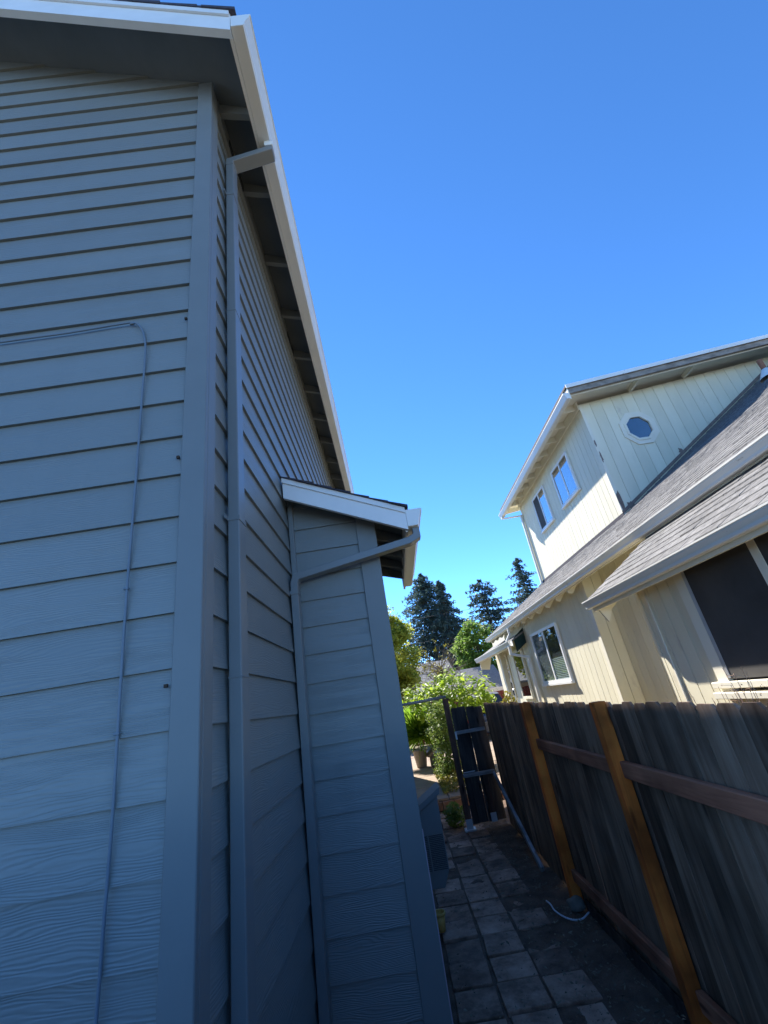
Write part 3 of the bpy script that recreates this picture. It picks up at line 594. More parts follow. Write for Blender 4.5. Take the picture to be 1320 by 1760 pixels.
# upper storey
uw = mk('upper_wall', prism([(XU + 0.019, 2.0), (XU + 0.019, zu(XU)), (11.0, zu(11.0)), (11.0, 2.0)], 'y', YU + 0.019, YE), 'cream', nb)
planks_x(uw, XU, YU, YE, 2.6, 5.70, 0.2)
planks_y(uw, YU, XU, 10.9, lambda x: za(x) - 0.1, lambda x: zu(x) - 0.005, 0.27)
mk('corner_trim', bevel(bx(XU - 0.012, XU + 0.06, YU - 0.014, YU - 0.004, 2.75, 5.70), 0.003), 'cream_trim', uw)
mk('soffit', prism([(4.795, zu(4.795) + 0.10), (11, zu(11) + 0.10), (11, zu(11) + 0.125), (4.795, zu(4.795) + 0.125)], 'y', 7.84, YE + 0.6), 'cream_trim', nb)
for k in range(11):
    y = 7.88 + k * 0.665
    if y > YE + 0.6: break
    x1 = 11.0 if y < YU - 0.2 or y > YE else XU - 0.005
    mk('rafter_tail', prism([(4.80, zu(4.80) - 0.05), (x1, zu(x1) - 0.05), (x1, zu(x1) + 0.098), (4.80, zu(4.80) + 0.098)], 'y', y, y + 0.045), 'cream_trim', nb)
for y in (8.1,):
    for x in (6.55, 7.95): mk('outrigger', bx(x, x + 0.05, 7.93, YU - 0.005, zu(x) - 0.02, zu(x) + 0.09), 'cream_trim', nb)
mk('blocking', bx(XU - 0.04, XU - 0.006, YU, YE, 5.58, 5.80), 'cream_trim', nb)
mk('rake_fascia', prism([(4.79, zu(4.79) - 0.03), (11, zu(11) - 0.03), (11, zu(11) + 0.14), (4.79, zu(4.79) + 0.14)], 'y', 7.80, 7.838), 'peel', nb, label='peeling rake board of the upper roof')
mk('roof_edge', prism([(4.74, zu(4.74) + 0.14), (11, zu(11) + 0.14), (11, zu(11) + 0.19), (4.74, zu(4.74) + 0.19)], 'y', 7.77, YE + 0.63), 'shingle', nb)
mk('metal_drip_edge', prism([(4.74, zu(4.74) + 0.10), (11, zu(11) + 0.10), (11, zu(11) + 0.195), (4.74, zu(4.74) + 0.195)], 'y', 7.755, 7.768), 'cgutter', nb)
mk('eave_fascia', bx(4.765, 4.79, 7.80, YE + 0.6, 5.48, 5.76), 'cream_trim', nb)
gC = mk('gutter', prism(gutter_profile(4.7645, 5.49, 0.135, 0.15, -1), 'y', 7.79, YE + 0.62), 'cgutter', nb)
mk('end_cap', prism(cap_profile(4.764, 5.492, 0.133, 0.149, -1), 'y', 7.786, 7.7895), 'cgutter', gC)
mk('downspout', bevel(sweep([(4.70, YE + 0.45, 5.50), (4.70, YE + 0.45, 5.42), (5.20, YE - 0.03, 5.25), (5.20, YE - 0.03, 2.80), (5.08, YE - 0.03, 2.72)], 0.08, 0.06, (0, 1, 0)), 0.004), 'cgutter', nb)
# bare peeled patches on the corner and along the roof flashing
random.seed(5)
def blob(cx, cz, rx, rz, Y):
    P = [(cx + rx * math.cos(a) * random.uniform(0.5, 1.15), cz + rz * math.sin(a) * random.uniform(0.5, 1.15)) for a in [i * 2 * math.pi / 11 for i in range(11)]]
    return prism(P, 'y', Y - 0.0165, Y - 0.0145)
for cx, cz, rx, rz in ((XU + 0.04, 3.12, 0.05, 0.28), (XU + 0.22, 3.02, 0.09, 0.09), (XU + 0.02, 4.62, 0.025, 0.10), (XU + 0.03, 4.25, 0.03, 0.14), (7.05, 4.10, 0.06, 0.10), (6.3, 3.55, 0.05, 0.05)):
    mk('bare_patch', blob(cx, cz, rx, rz, YU), 'peel_patch', uw)
# octagon window
oc = mk('octagon_window', prism([(6.38 + 0.34 * math.cos(math.radians(22.5 + 45 * k)), 4.84 + 0.36 * math.sin(math.radians(22.5 + 45 * k))) for k in range(8)], 'y', YU - 0.005, YU + 0.004), 'interior', nb)
def octring(r0, r1, ya, yb):
    V, F = [], []
    for k in range(8):
        a = math.radians(22.5 + 45 * k)
        for r in (r0, r1):
            for y in (ya, yb): V.append((6.38 + r * math.cos(a), y, 4.84 + 1.05 * r * math.sin(a)))
    for k in range(8):
        a, b = 4 * k, 4 * ((k + 1) % 8)
        F += [(a, b, b + 2, a + 2), (a + 1, a + 3, b + 3, b + 1), (a + 2, b + 2, b + 3, a + 3), (a, a + 1, b + 1, b)]
    return fixn((V, F))
mk('frame', octring(0.335, 0.445, YU - 0.032, YU - 0.003), 'cream_trim', oc)
mk('frame', octring(0.29, 0.345, YU - 0.050, YU - 0.006), 'cream_trim', oc)
mk('pane', prism([(6.38 + 0.30 * math.cos(math.radians(22.5 + 45 * k)), 4.84 + 0.315 * math.sin(math.radians(22.5 + 45 * k))) for k in range(8)], 'y', YU - 0.016, YU - 0.012), 'glass', oc)
# sliding windows on walls facing the path
def slider(X, y0, y1, z0, z1, far_dark=False, blinds=False):
    wn = mk('sliding_window', bx(X - 0.006, X - 0.003, y0 + 0.02, y1 - 0.02, z0 + 0.02, z1 - 0.02), 'interior', nb)
    f = 0.055
    mk('frame', join(bx(X - 0.05, X - 0.0025, y0, y0 + f, z0, z1), bx(X - 0.05, X - 0.0025, y1 - f, y1, z0, z1), bx(X - 0.049, X - 0.0025, y0 + f, y1 - f, z0, z0 + f), bx(X - 0.049, X - 0.0025, y0 + f, y1 - f, z1 - f, z1)), 'vinyl', wn)
    ym = (y0 + y1) / 2
    mk('meeting_rail', bx(X - 0.044, X - 0.012, ym - 0.028, ym + 0.028, z0 + f, z1 - f), 'vinyl', wn)
    mk('sill', bevel(bx(X - 0.075, X - 0.004, y0 - 0.03, y1 + 0.03, z0 - 0.05, z0 - 0.001), 0.004), 'vinyl', wn)
    if blinds:
        n_ = int((z1 - z0 - 0.1) * 0.42 / 0.032)
        mk('blind', join(*[bx(X - 0.022, X - 0.008, y0 + f, ym - 0.03, z0 + f + 0.032 * i, z0 + f + 0.02 + 0.032 * i) for i in range(n_)]), 'blind', wn)
    if blinds: mk('curtain', join(*[bx(X - 0.012 - 0.006 * (i % 2), X - 0.008, ym + 0.03 + 0.045 * i, ym + 0.03 + 0.045 * i + 0.043, z0 + f, z1 - f) for i in range(int((y1 - ym - 0.1) / 0.045))]), 'curtain', wn)
    mk('pane', bx(X - 0.034, X - 0.031, y0 + f, ym - 0.028, z0 + f, z1 - f), 'clear_glass' if blinds else 'glass', wn)
    if far_dark: mk('screen', bx(X - 0.031, X - 0.028, ym + 0.028, y1 - f, z0 + f, z1 - f), 'screen', wn)
    else: mk('pane', bx(X - 0.030, X - 0.027, ym + 0.028, y1 - f, z0 + f, z1 - f), 'clear_glass' if blinds else 'glass', wn)
slider(XU, 9.68, 10.83, 4.12, 5.21)
slider(XU, 11.60, 12.68, 4.12, 5.22, True)
# lower storey: window wall, return and recessed wall
YC = 7.18
lw = mk('lower_wall', bx(XL + 0.019, 11.0, YC + 0.019, 13.2, G, 1.56), 'cream', nb)
planks_x(lw, XL, YC, 11.2, G, 1.55, 0.2)
mk('corner_trim', bevel(bx(XL - 0.014, XL - 0.004, YC - 0.012, YC + 0.085, G, 1.54), 0.003), 'cream_trim', lw)
planks_y(lw, YC, XL, 3.66, lambda x: G, lambda x: 1.60, 0.16)
rw = mk('recessed_wall', bx(3.68, 11.0, 0.6, YC - 0.005, G, 1.70), 'cream', nb)
planks_x(rw, 3.66, 4.2, YC - 0.004, G, 1.69, 0.2)
slider(XL, 8.86, 10.62, -0.125, 0.975, False, True)
# main lower roof
mk('roof_deck', prism([(XG + 0.02, za(XG + 0.02) - 0.02), (11.0, za(11.0) - 0.02), (11.0, za(11.0) - 0.05), (XG + 0.02, za(XG + 0.02) - 0.05)], 'y', 0.6, YU + 0.01), 'cream_trim', nb)
mk('roof_deck', prism([(XG + 0.02, za(XG + 0.02) - 0.02), (XU + 0.1, za(XU + 0.1) - 0.02), (XU + 0.1, za(XU + 0.1) - 0.05), (XG + 0.02, za(XG + 0.02) - 0.05)], 'y', YU + 0.011, 14.3), 'cream_trim', nb)
def tab(x, y, wy, slope, zf, thick=0.012, ln=0.15):
    """one shingle tab lying on a roof that rises towards +X; (x,y) = lower near corner"""
    x2 = x + ln
    return [(x, y, zf(x) + 0.002), (x, y + wy, zf(x) + 0.002), (x2, y + wy, zf(x2) + 0.0), (x2, y, zf(x2) + 0.0), (x, y, zf(x) + 0.002 + thick), (x, y + wy, zf(x) + 0.002 + thick), (x2, y + wy, zf(x2) + 0.006), (x2, y, zf(x2) + 0.006)], [(0, 1, 2, 3), (4, 7, 6, 5), (0, 4, 5, 1), (1, 5, 6, 2), (2, 6, 7, 3), (3, 7, 4, 0)]
def roof_tabs(x0, x1, ya, yb, zf):
    V, F = [], []; x = x0; r = 0; dx = 0.118
    while x < x1:
        y = ya + (r % 3) * 0.1 - 0.2
        while y < yb:
            wy = random.choice([0.16, 0.2, 0.24, 0.3]); a, b = max(y, ya), min(y + wy - 0.006, yb)
            if b - a > 0.03:
                v, f = tab(x, a, b - a, SL, zf, random.uniform(0.010, 0.020)); k = len(V); V += v; F += [[i + k for i in q] for q in f]
            y += wy
        x += dx; r += 1
    return V, F
mk('roof_shingles', join(roof_tabs(XG - 0.02, XU - 0.05, YU - 0.01, 14.3, lambda x: za(x) - 0.018), roof_tabs(XG - 0.02, 10.2, 0.6, YU - 0.012, lambda x: za(x) - 0.018)), 'shingle', nb, kind='stuff')
mk('step_flashing', prism([(XU - 0.02, za(XU) + 0.01), (10.9, za(10.9) + 0.01), (10.9, za(10.9) + 0.09), (XU - 0.02, za(XU) + 0.09)], 'y', YU - 0.028, YU - 0.0145), 'peel_patch', nb)
mk('step_flashing', bx(XU - 0.022, XU - 0.006, YU - 0.03, YE + 0.02, za(XU) - 0.06, za(XU) + 0.05), 'shingle_dark', nb)
mk('eave_fascia', bx(XG + 0.0, XG + 0.022, 0.6, 14.3, za(XG) - 0.165, za(XG) - 0.015), 'cream_trim', nb)
mk('soffit_board', prism([(XG + 0.023, za(XG) - 0.06), (XL, za(XL) - 0.055), (XL, za(XL) - 0.075), (XG + 0.023, za(XG) - 0.08)], 'y', 7.2, 14.25), 'cream_trim', nb)
mk('gutter', prism(gutter_profile(XG - 0.0, za(XG) - 0.150, 0.10, 0.10, -1), 'y', 0.6, 14.32), 'cgutter', nb)
y = 7.35
while y < 14.2:
    mk('rafter_tail', prism([(XG + 0.024, za(XG) - 0.081), (XL + 0.02, za(XL) - 0.078), (XL + 0.02, za(XL) - 0.19), (XG + 0.10, za(XG) - 0.225), (XG + 0.024, za(XG) - 0.20)], 'y', y, y + 0.045), 'cream_trim', nb)
    y += 0.61
vp = mk('vent_pipe', tube([(8.0, 6.75, 4.5), (8.0, 6.75, 4.98)], 0.045, 14), 'copper', nb)
mk('pipe_flashing', lathe([(0.16, 4.56), (0.10, 4.68), (0.055, 4.76), (0.05, 4.76)], (8.0, 6.75), 16), 'cgutter', vp, smooth=True)
# near bay with its own low roof and big screened window
BXG, BXW, BYE = 2.23, 2.466, 4.77
def zb_(x): return 0.672 + SL * (x - 2.15)
bw = mk('bay_wall', bx(BXW + 0.019, 3.64, 0.5, 4.28, G, 0.80), 'cream', nb)
planks_x(bw, BXW, 3.60, 4.286, G, 0.80, 0.16)
planks_x(bw, BXW, 0.5, 3.60, G, -0.34, 0.16)
planks_x(bw, BXW, 0.5, 1.42, -0.339, 0.80, 0.16)
mk('batten', bevel(bx(BXW - 0.016, BXW - 0.004, 4.125, 4.150, G, 0.72), 0.002), 'cream_trim', bw)
mk('roof_deck', prism([(BXG + 0.02, zb_(BXG + 0.02) - 0.02), (3.62, zb_(3.62) - 0.02), (3.62, zb_(3.62) - 0.05), (BXG + 0.02, zb_(BXG + 0.02) - 0.05)], 'y', 0.5, BYE), 'cream_trim', nb)
br = mk('bay_roof_deck', prism([(BXG + 0.0, zb_(BXG) - 0.0195), (3.63, zb_(3.63) - 0.0195), (3.63, zb_(3.63) - 0.016), (BXG + 0.0, zb_(BXG) - 0.016)], 'y', 0.5, BYE + 0.005), 'shingle_dark', nb)
random.seed(31)
x = BXG - 0.02; r = 0
while x < 3.5:
    y = 1.0 + (r % 3) * 0.1 - 0.2
    while y < BYE + 0.01:
        wy = random.choice([0.18, 0.24, 0.3, 0.33]); a, b = max(y, 0.9), min(y + wy - 0.006, BYE + 0.01)
        if b - a > 0.04: mk('shingle', tab(x, a, b - a, SL, lambda q: zb_(q) - 0.017, random.uniform(0.010, 0.018)), 'shingle', br)
        y += wy
    x += 0.128; r += 1
mk('bay_fascia', bx(BXG + 0.0, BXG + 0.022, 0.5, BYE, zb_(BXG) - 0.16, zb_(BXG) - 0.02), 'cream_trim', nb)
bg_ = mk('gutter', prism(gutter_profile(BXG - 0.0, zb_(BXG) - 0.125, 0.085, 0.085, -1), 'y', 0.5, BYE + 0.03), 'cgutter', nb)
mk('end_cap', prism(cap_profile(BXG, zb_(BXG) - 0.124, 0.084, 0.084, -1), 'y', BYE + 0.0305, BYE + 0.034), 'cgutter', bg_)
mk('rake_board', prism([(BXG + 0.023, zb_(BXG) - 0.02), (3.6, zb_(3.6) - 0.055), (3.6, zb_(3.6) - 0.17), (BXG + 0.14, zb_(BXG) - 0.19), (BXG + 0.023, zb_(BXG) - 0.16)], 'y', BYE - 0.05, BYE - 0.01), 'cream_trim', nb)
mk('eave_bracket', prism([(BXG + 0.03, zb_(BXG) - 0.161), (BXW - 0.02, zb_(BXW) - 0.24), (BXG + 0.09, zb_(BXG) - 0.29)], 'y', BYE - 0.08, BYE - 0.052), 'cream_trim', nb)
bwn = mk('screened_window', bx(BXW - 0.0, BXW + 0.006, 1.42, 3.60, -0.34, 0.80), 'interior', nb)
mk('screen', bx(BXW - 0.034, BXW - 0.031, 2.76, 3.50, -0.215, 0.655), 'screen', bwn)
mk('screen', bx(BXW - 0.034, BXW - 0.031, 1.50, 2.70, -0.215, 0.655), 'screen', bwn)
for ya, yb, zz in ((3.49, 3.60, -0.30), (2.70, 2.765, -0.22), (1.42, 1.50, -0.30)): mk('frame', bx(BXW - 0.04, BXW - 0.001, ya, yb, zz, 0.66), 'cream_trim', bwn)
mk('head_trim', bx(BXW - 0.04, BXW - 0.001, 1.42, 3.60, 0.661, 0.74), 'cream_trim', bwn)
for zz in (-0.275, -0.345): mk('sill', bevel(bx(BXW - 0.075 - (0.02 if zz < -0.3 else 0), BXW - 0.001, 1.38, 3.64, zz, zz + 0.045), 0.004), 'cream_trim', bwn)
mk('track', bx(BXW - 0.039, BXW - 0.03, 3.455, 3.488, -0.21, 0.655), 'metal', bwn)
# far porch
PX = 2.98
def zp(x): return 0.955 + 0.50 * (x - PX)
mk('porch_wall', bx(3.62, 11.0, 13.21, 16.2, G, 1.6), 'cream', nb)
mk('porch_roof', prism([(PX, zp(PX) - 0.02), (3.9, zp(3.9) - 0.02), (3.9, zp(3.9) + 0.02), (PX, zp(PX) + 0.02)], 'y', 11.15, 16.2), 'shingle', nb)
mk('porch_fascia', bx(PX, PX + 0.022, 11.15, 16.2, zp(PX) - 0.14, zp(PX) - 0.021), 'cream_trim', nb)
mk('gutter', prism(gutter_profile(PX, zp(PX) - 0.12, 0.12, 0.13, -1), 'y', 11.12, 16.22), 'cgutter', nb)
mk('porch_bracket', prism([(PX + 0.03, zp(PX) - 0.14), (3.55, zp(3.55) - 0.03), (3.30, zp(PX) - 0.40), (PX + 0.03, zp(PX) - 0.36)], 'y', 16.1, 16.16), 'cream_trim', nb)
mk('porch_post', bevel(bx(3.27, 3.40, 14.05, 14.18, G, zp(3.3) - 0.03), 0.006), 'cream_trim', nb)
for y0, y1 in ((13.25, 14.15), (14.6, 15.5)):
    d_w = mk('tall_window', bx(3.606, 3.612, y0, y1, -0.36, 0.82), 'interior', nb)
    mk('frame', join(bx(3.57, 3.605, y0 - 0.06, y0, -0.42, 0.88), bx(3.57, 3.605, y1, y1 + 0.06, -0.42, 0.88), bx(3.571, 3.605, y0, y1, -0.42, -0.36), bx(3.571, 3.605, y0, y1, 0.82, 0.88)), 'cream_trim', d_w)
    mk('pane', bx(3.588, 3.592, y0, y1, -0.36, 0.82), 'glass', d_w)
for y0, y1 in ((11.75, 12.55),):
    d_w = mk('tall_window', bx(3.30, 3.306, y0, y1, -0.36, 0.72), 'interior', nb)
    mk('frame', join(bx(3.27, 3.3295, y0 - 0.06, y0, -0.42, 0.78), bx(3.27, 3.3295, y1, y1 + 0.06, -0.42, 0.78), bx(3.271, 3.3295, y0, y1, -0.42, -0.36), bx(3.271, 3.3295, y0, y1, 0.72, 0.78)), 'cream_trim', d_w)
    mk('pane', bx(3.285, 3.289, y0, y1, -0.36, 0.72), 'glass', d_w)
planks_x(lw, XL, 11.2, 13.2, G, 1.3, 0.2)
mk('awning_panel', prism([(3.05, 1.02), (3.36, 1.24), (3.36, 0.88), (3.05, 0.68)], 'y', 11.17, 11.185), 'green_cloth', nb, label='dark green cloth panel closing the porch end')
mk('downspout', bevel(sweep([(PX - 0.06, 11.3, zp(PX) - 0.11), (PX - 0.06, 11.3, 0.66), (3.27, 11.14, 0.52), (3.27, 11.14, G)], 0.08, 0.06, (0, 1, 0)), 0.004), 'cgutter', nb)
mk('downspout', bevel(sweep([(XG - 0.05, 11.45, za(XG) - 0.14), (XG - 0.05, 11.45, 1.14), (PX - 0.05, 11.45, 0.98)], 0.07, 0.05, (0, 1, 0)), 0.004), 'cgutter', nb)

# ================================================================ plants and far background
def leafquad(V, F, c, n, s, asp=2.0, fold=0.0):
    n = n.normalized(); a = n.orthogonal().normalized(); a.rotate(Matrix.Rotation(random.uniform(0, 6.28), 3, n)); b = n.cross(a); k = len(V)
    V += [tuple(c - a * s * asp / 2), tuple(c - b * s / 2 + n * fold * s), tuple(c + a * s * asp / 2), tuple(c + b * s / 2 + n * fold * s)]
    F.append((k, k + 1, k + 2)); F.append((k, k + 2, k + 3))
def rv():
    while True:
        v = Vector((random.uniform(-1, 1), random.uniform(-1, 1), random.uniform(-1, 1)))
        if 0.05 < v.length < 1: return v
def crown(c, r, clumps, per, ls, cr=0.28, asp=1.8, low=-1.0, shell=0.45, upb=0.5):
    """leaves gathered in clumps inside an ellipsoid"""
    V, F = [], []; c = Vector(c)
    for _ in range(clumps):
        d = rv().normalized(); k = random.uniform(shell, 1.0) ** 0.7
        if d.z < low: continue
        cc = c + Vector((d.x * r[0], d.y * r[1], d.z * r[2])) * k; rr = cr * random.uniform(0.6, 1.3) * max(r) ** 0.6
        for _ in range(per):
            v = rv(); p = cc + Vector((v.x, v.y, v.z * 0.7)) * rr
            leafquad(V, F, p, Vector((random.gauss(0, 0.6), random.gauss(0, 0.6), upb + random.random())), ls * random.uniform(0.6, 1.4), asp, 0.12)
    return V, F
def branches(c0, c, r, k, r0):
    L = [tube([c0, (c0[0] * 0.5 + c[0] * 0.5 + 0.05, c0[1] * 0.5 + c[1] * 0.5, (c0[2] + c[2]) / 2), c], r0, 8, r0 * 0.45)]
    for _ in range(k):
        d = rv().normalized(); t = random.uniform(0.45, 1); b = Vector(c0).lerp(Vector(c), t)
        e_ = Vector(c) + Vector((d.x * r[0], d.y * r[1], abs(d.z) * r[2])) * 0.8; mdl = b.lerp(e_, 0.5) + rv() * 0.12
        L.append(tube([b, mdl, e_], r0 * 0.4, 5, r0 * 0.08))
    return join(*L)
def tree(name, label, base, c, r, clumps, per, ls, mat, cr=0.28, asp=1.8, k=14, r0=0.12, cat='tree', group=None, bark='bark', **kw):
    t = root(name, base, label, cat, group)
    mk('trunk', branches(base, c, r, k, r0), bark, t, smooth=True)
    mk('crown', crown(c, r, clumps, per, ls, cr, asp, **kw), mat, t)
    return t
def conifer(name, label, x, y, top, spread, gap, dens, droop, group, lean=0, bare=0.0, prof=(1.0, 0.8)):
    t = root(name, (x, y, G), label, 'tree', group)
    mk('trunk', tube([(x, y, G), (x + lean * 0.5, y, (top + G) / 2), (x + lean, y, top)], 0.30, 8, 0.02), 'bark', t, smooth=True)
    V, F = [], []; z = top; BL = []
    while z > -0.6:
        f = (top - z) / (top + 0.6); R = spread * (0.05 + prof[0] * f ** prof[1]) * random.uniform(0.72, 1.18)
        nb_ = random.randint(5, 7)
        for i in range(nb_):
            if random.random() < bare: continue
            a = random.uniform(0, 6.28); L = R * random.uniform(0.55, 1.15); dr = droop * random.uniform(0.5, 1.4)
            bx0 = Vector((x + lean * (1 - f), y, z)); d = Vector((math.cos(a), math.sin(a), 0)); steps = max(2, int(L / 0.2))
            BL.append(tube([bx0, bx0 + d * L * 0.6 - Vector((0, 0, dr * L * 0.5)), bx0 + d * L * 0.95 - Vector((0, 0, dr * L * 0.95 - 0.1 * L))], 0.03, 4, 0.006))
            sd = d.cross(Vector((0, 0, 1)))
            for s_ in range(steps):
                u = (s_ + random.random()) / steps; p = bx0 + d * L * u + Vector((0, 0, -dr * L * u + 0.10 * L * u * u))
                for q in range(dens):
                    wq = (1 - 0.55 * u) * 0.40 * L * random.uniform(-1, 1)
                    pp = p + sd * wq + d * abs(wq) * 0.5 + Vector((0, 0, -abs(wq) * (0.25 + droop) + random.gauss(0, 0.06)))
                    leafquad(V, F, pp, Vector((random.gauss(0, 0.7), random.gauss(0, 0.7), 0.8)), random.uniform(0.05, 0.12), 3.2, 0.3)
        z -= gap * random.uniform(0.7, 1.3) * (0.45 + 0.8 * f)
    mk('branches', join(*BL), 'bark', t)
    mk('crown', (V, F), 'conifer', t)
    return t
random.seed(101)
CG = 'tall conifers on the skyline'
conifer('conifer_tree', 'broad dark conifer, leftmost of the tall evergreens beyond the yard', 3.25, 34, 9.1, 4.0, 0.28, 8, 0.45, CG, 0.0, 0.0, (1.0, 0.5))
conifer('conifer_tree', 'narrow dark conifer with drooping boughs just right of the broadest evergreen', 4.55, 32, 7.8, 3.9, 0.32, 8, 0.7, CG, -0.25, 0.0, (1.0, 0.8))
conifer('conifer_tree', 'open layered conifer standing between the drooping evergreen and the cream house', 8.0, 34, 7.8, 3.5, 0.56, 10, 0.12, CG, -0.2, 0.2, (1.0, 0.5))
conifer('conifer_tree', 'conifer tip rising right behind the cream house roof', 12.0, 36, 9.6, 3.6, 0.42, 9, 0.3, CG, -0.1, 0.1, (1.0, 0.65))
tree('leafy_tree', 'tall yellow-green leafy tree showing beside the bump-out corner', (-0.15, 21.2, G), (-0.25, 21.2, 1.95), (1.42, 1.35, 2.35), 210, 70, 0.095, 'leafy', 0.24, 2.0, r0=0.13)
tree('round_tree', 'rounded mid-green tree above the far garage roof', (4.9, 25, G), (4.75, 25, 1.35), (1.25, 1.2, 2.2), 190, 60, 0.10, 'round', 0.24, 1.9, r0=0.14)
# half-bare tree in front of the conifers
t = root('bare_tree', (2.2, 22, G), 'half-bare tangled small tree in front of the dark conifers', 'tree')
L = [tube([(2.2, 22, G), (2.2, 22, 0.3), (2.25, 22, 1.2)], 0.08, 6, 0.04)]; tips = []
for i in range(60):
    b = Vector((2.2, 22, random.uniform(0.1, 1.2))); d = Vector((random.gauss(0, 1), random.gauss(0, 0.8), random.uniform(0.1, 1.0))).normalized(); l = random.uniform(0.6, 1.35)
    e_ = b + d * l + rv() * 0.2; e_.z = min(e_.z, 2.8); m_ = b.lerp(e_, 0.5) + rv() * 0.18; L.append(tube([b, m_, e_], 0.022, 4, 0.006)); tips += [m_, e_]
    for _ in range(4):
        q = e_ + rv() * 0.4; L.append(tube([b.lerp(e_, random.uniform(.4, 1)), q], 0.008, 3, 0.004)); tips.append(q)
mk('branches', join(*L), 'greybark', t)
V, F = [], []
for p in tips:
    if random.random() < 0.35 and p.x < 2.6:
        for _ in range(9): leafquad(V, F, p + rv() * 0.14, rv(), random.uniform(0.03, 0.07), 1.7, 0.1)
mk('crown', (V, F), 'yellowleaf', t)
# bright large-leaved shrub behind the gate
t = root('large_leaf_shrub', (1.25, 12.6, G), 'bright large-leaved shrub spreading behind the garden gate', 'shrub')
mk('stems', branches((1.25, 12.6, G), (1.3, 12.6, -0.1), (1.15, 0.7, 0.75), 26, 0.05), 'greybark', t)
V, F = [], []
for _ in range(150):
    d = rv(); cc = Vector((1.34 + d.x * 1.36, 12.6 + d.y * 0.8, -0.02 + d.z * 0.64 - 0.16 * abs(d.x)))
    for _ in range(13):
        leafquad(V, F, cc + rv() * 0.17, Vector((random.gauss(0, 0.55), random.gauss(-0.3, 0.5), 0.9)), random.uniform(0.045, 0.10), 2.1, 0.14)
mk('foliage', (V, F), 'bright', t)
# climbing vine on the back of the gate post
t = root('vine_shrub', (0.85, 10.8, G + 0.1), 'leafy climbing shrub hanging behind the gate post', 'shrub')
mk('stems', branches((0.88, 10.8, G + 0.1), (0.85, 10.8, -0.6), (0.3, 0.25, 0.45), 16, 0.025), 'greybark', t)
V, F = [], []
for _ in range(230):
    z = random.uniform(-1.55, -0.12); wdt = 0.21 + 0.10 * math.sin((z + 1.5) * 2.2)
    cc = Vector((0.84 + random.gauss(0, 1) * wdt * 0.55 + 0.03 * (z + 0.7), 10.8 + random.gauss(0, 0.2), z))
    for _ in range(15): leafquad(V, F, cc + rv() * 0.10, Vector((random.gauss(0, .6), random.gauss(-.3, .6), 0.7)), random.uniform(0.022, 0.05), 2.0, 0.12)
mk('foliage', (V, F), 'vine', t)
# grassy bush in a pot
gp = root('flower_pot', (0.33, 13.2, G + 0.155), 'pale grey pot under the grassy bush on the patio', 'pot')
mk('pot_body', lathe([(0.0, G + 0.156), (0.13, G + 0.156), (0.19, G + 0.55), (0.21, G + 0.55), (0.21, G + 0.60), (0.18, G + 0.60), (0.17, G + 0.50), (0.0, G + 0.50)], (0.33, 13.2), 24), 'pot', gp, smooth=True)
gb = root('grassy_bush', (0.36, 13.2, G + 0.65), 'bright green spiky bush growing from the pot by the patio', 'bush')
V, F = [], []
for _ in range(3400):
    d = Vector((random.gauss(0, 1), random.gauss(0, 1), random.uniform(-0.35, 1.5))).normalized(); l = random.uniform(0.45, 0.95)
    st = Vector((0.44, 13.2, -0.88)) + Vector((d.x * 0.30, d.y * 0.25, d.z * 0.36)) * random.random(); e_ = st + Vector((d.x * 0.66, d.y * 0.5, d.z * 0.74)) * l
    sd = d.cross(rv()).normalized() * 0.015; md = st.lerp(e_, 0.6); k = len(V)
    V += [tuple(st - sd * 0.5), tuple(md - sd), tuple(e_), tuple(md + sd), tuple(st + sd * 0.5)]; F += [(k, k + 1, k + 3, k + 4), (k + 1, k + 2, k + 3)]
mk('foliage', (V, F), 'grassy', gb)
mk('leaning_slab', bevel(obox((0.50, 13.0, G + 0.40), (0.86, 13.1, G + 0.66), 0.30, 0.05, (0, 0, 1)), 0.006), 'patio', loc=(0.6, 13.0, G + 0.2), label='pale slab propped up beside the grey pot', cat='slab')
mk('slab_prop', bevel(bx(0.56, 0.80, 12.95, 13.15, G + 0.155, G + 0.42), 0.008), 'stone', loc=(0.68, 13.05, G + 0.155), label='dark block under the propped pale slab', cat='block')
# low dark plant at the gate foot
t = root('low_plant', (0.58, 7.75, G), 'low dark leafy weed at the foot of the gate post', 'plant')
V, F = [], []
for _ in range(420):
    d = rv(); leafquad(V, F, Vector((0.56 + d.x * 0.17, 7.78 + d.y * 0.2, G + 0.15 + d.z * 0.16)), Vector((random.gauss(0, .7), random.gauss(0, .7), .7)), random.uniform(0.02, 0.045), 2.2, 0.1)
mk('foliage', (V, F), 'vine', t)
# ground cover at the edge of the patio
V, F = [], []
for _ in range(1700):
    x = random.uniform(0.55, 1.25); y = random.uniform(9.3, 12.0); h_ = random.uniform(0, 0.22) * max(0.15, min(1, (x - 0.5) * 2.2))
    leafquad(V, F, Vector((x, y, G + 0.165 + h_)), Vector((random.gauss(0, .6), random.gauss(-.2, .6), .8)), random.uniform(0.02, 0.05), 2.0, 0.1)
mk('ground_cover', (V, F), 'yellowleaf', kind='stuff', label='yellowing ground cover along the patio edge')
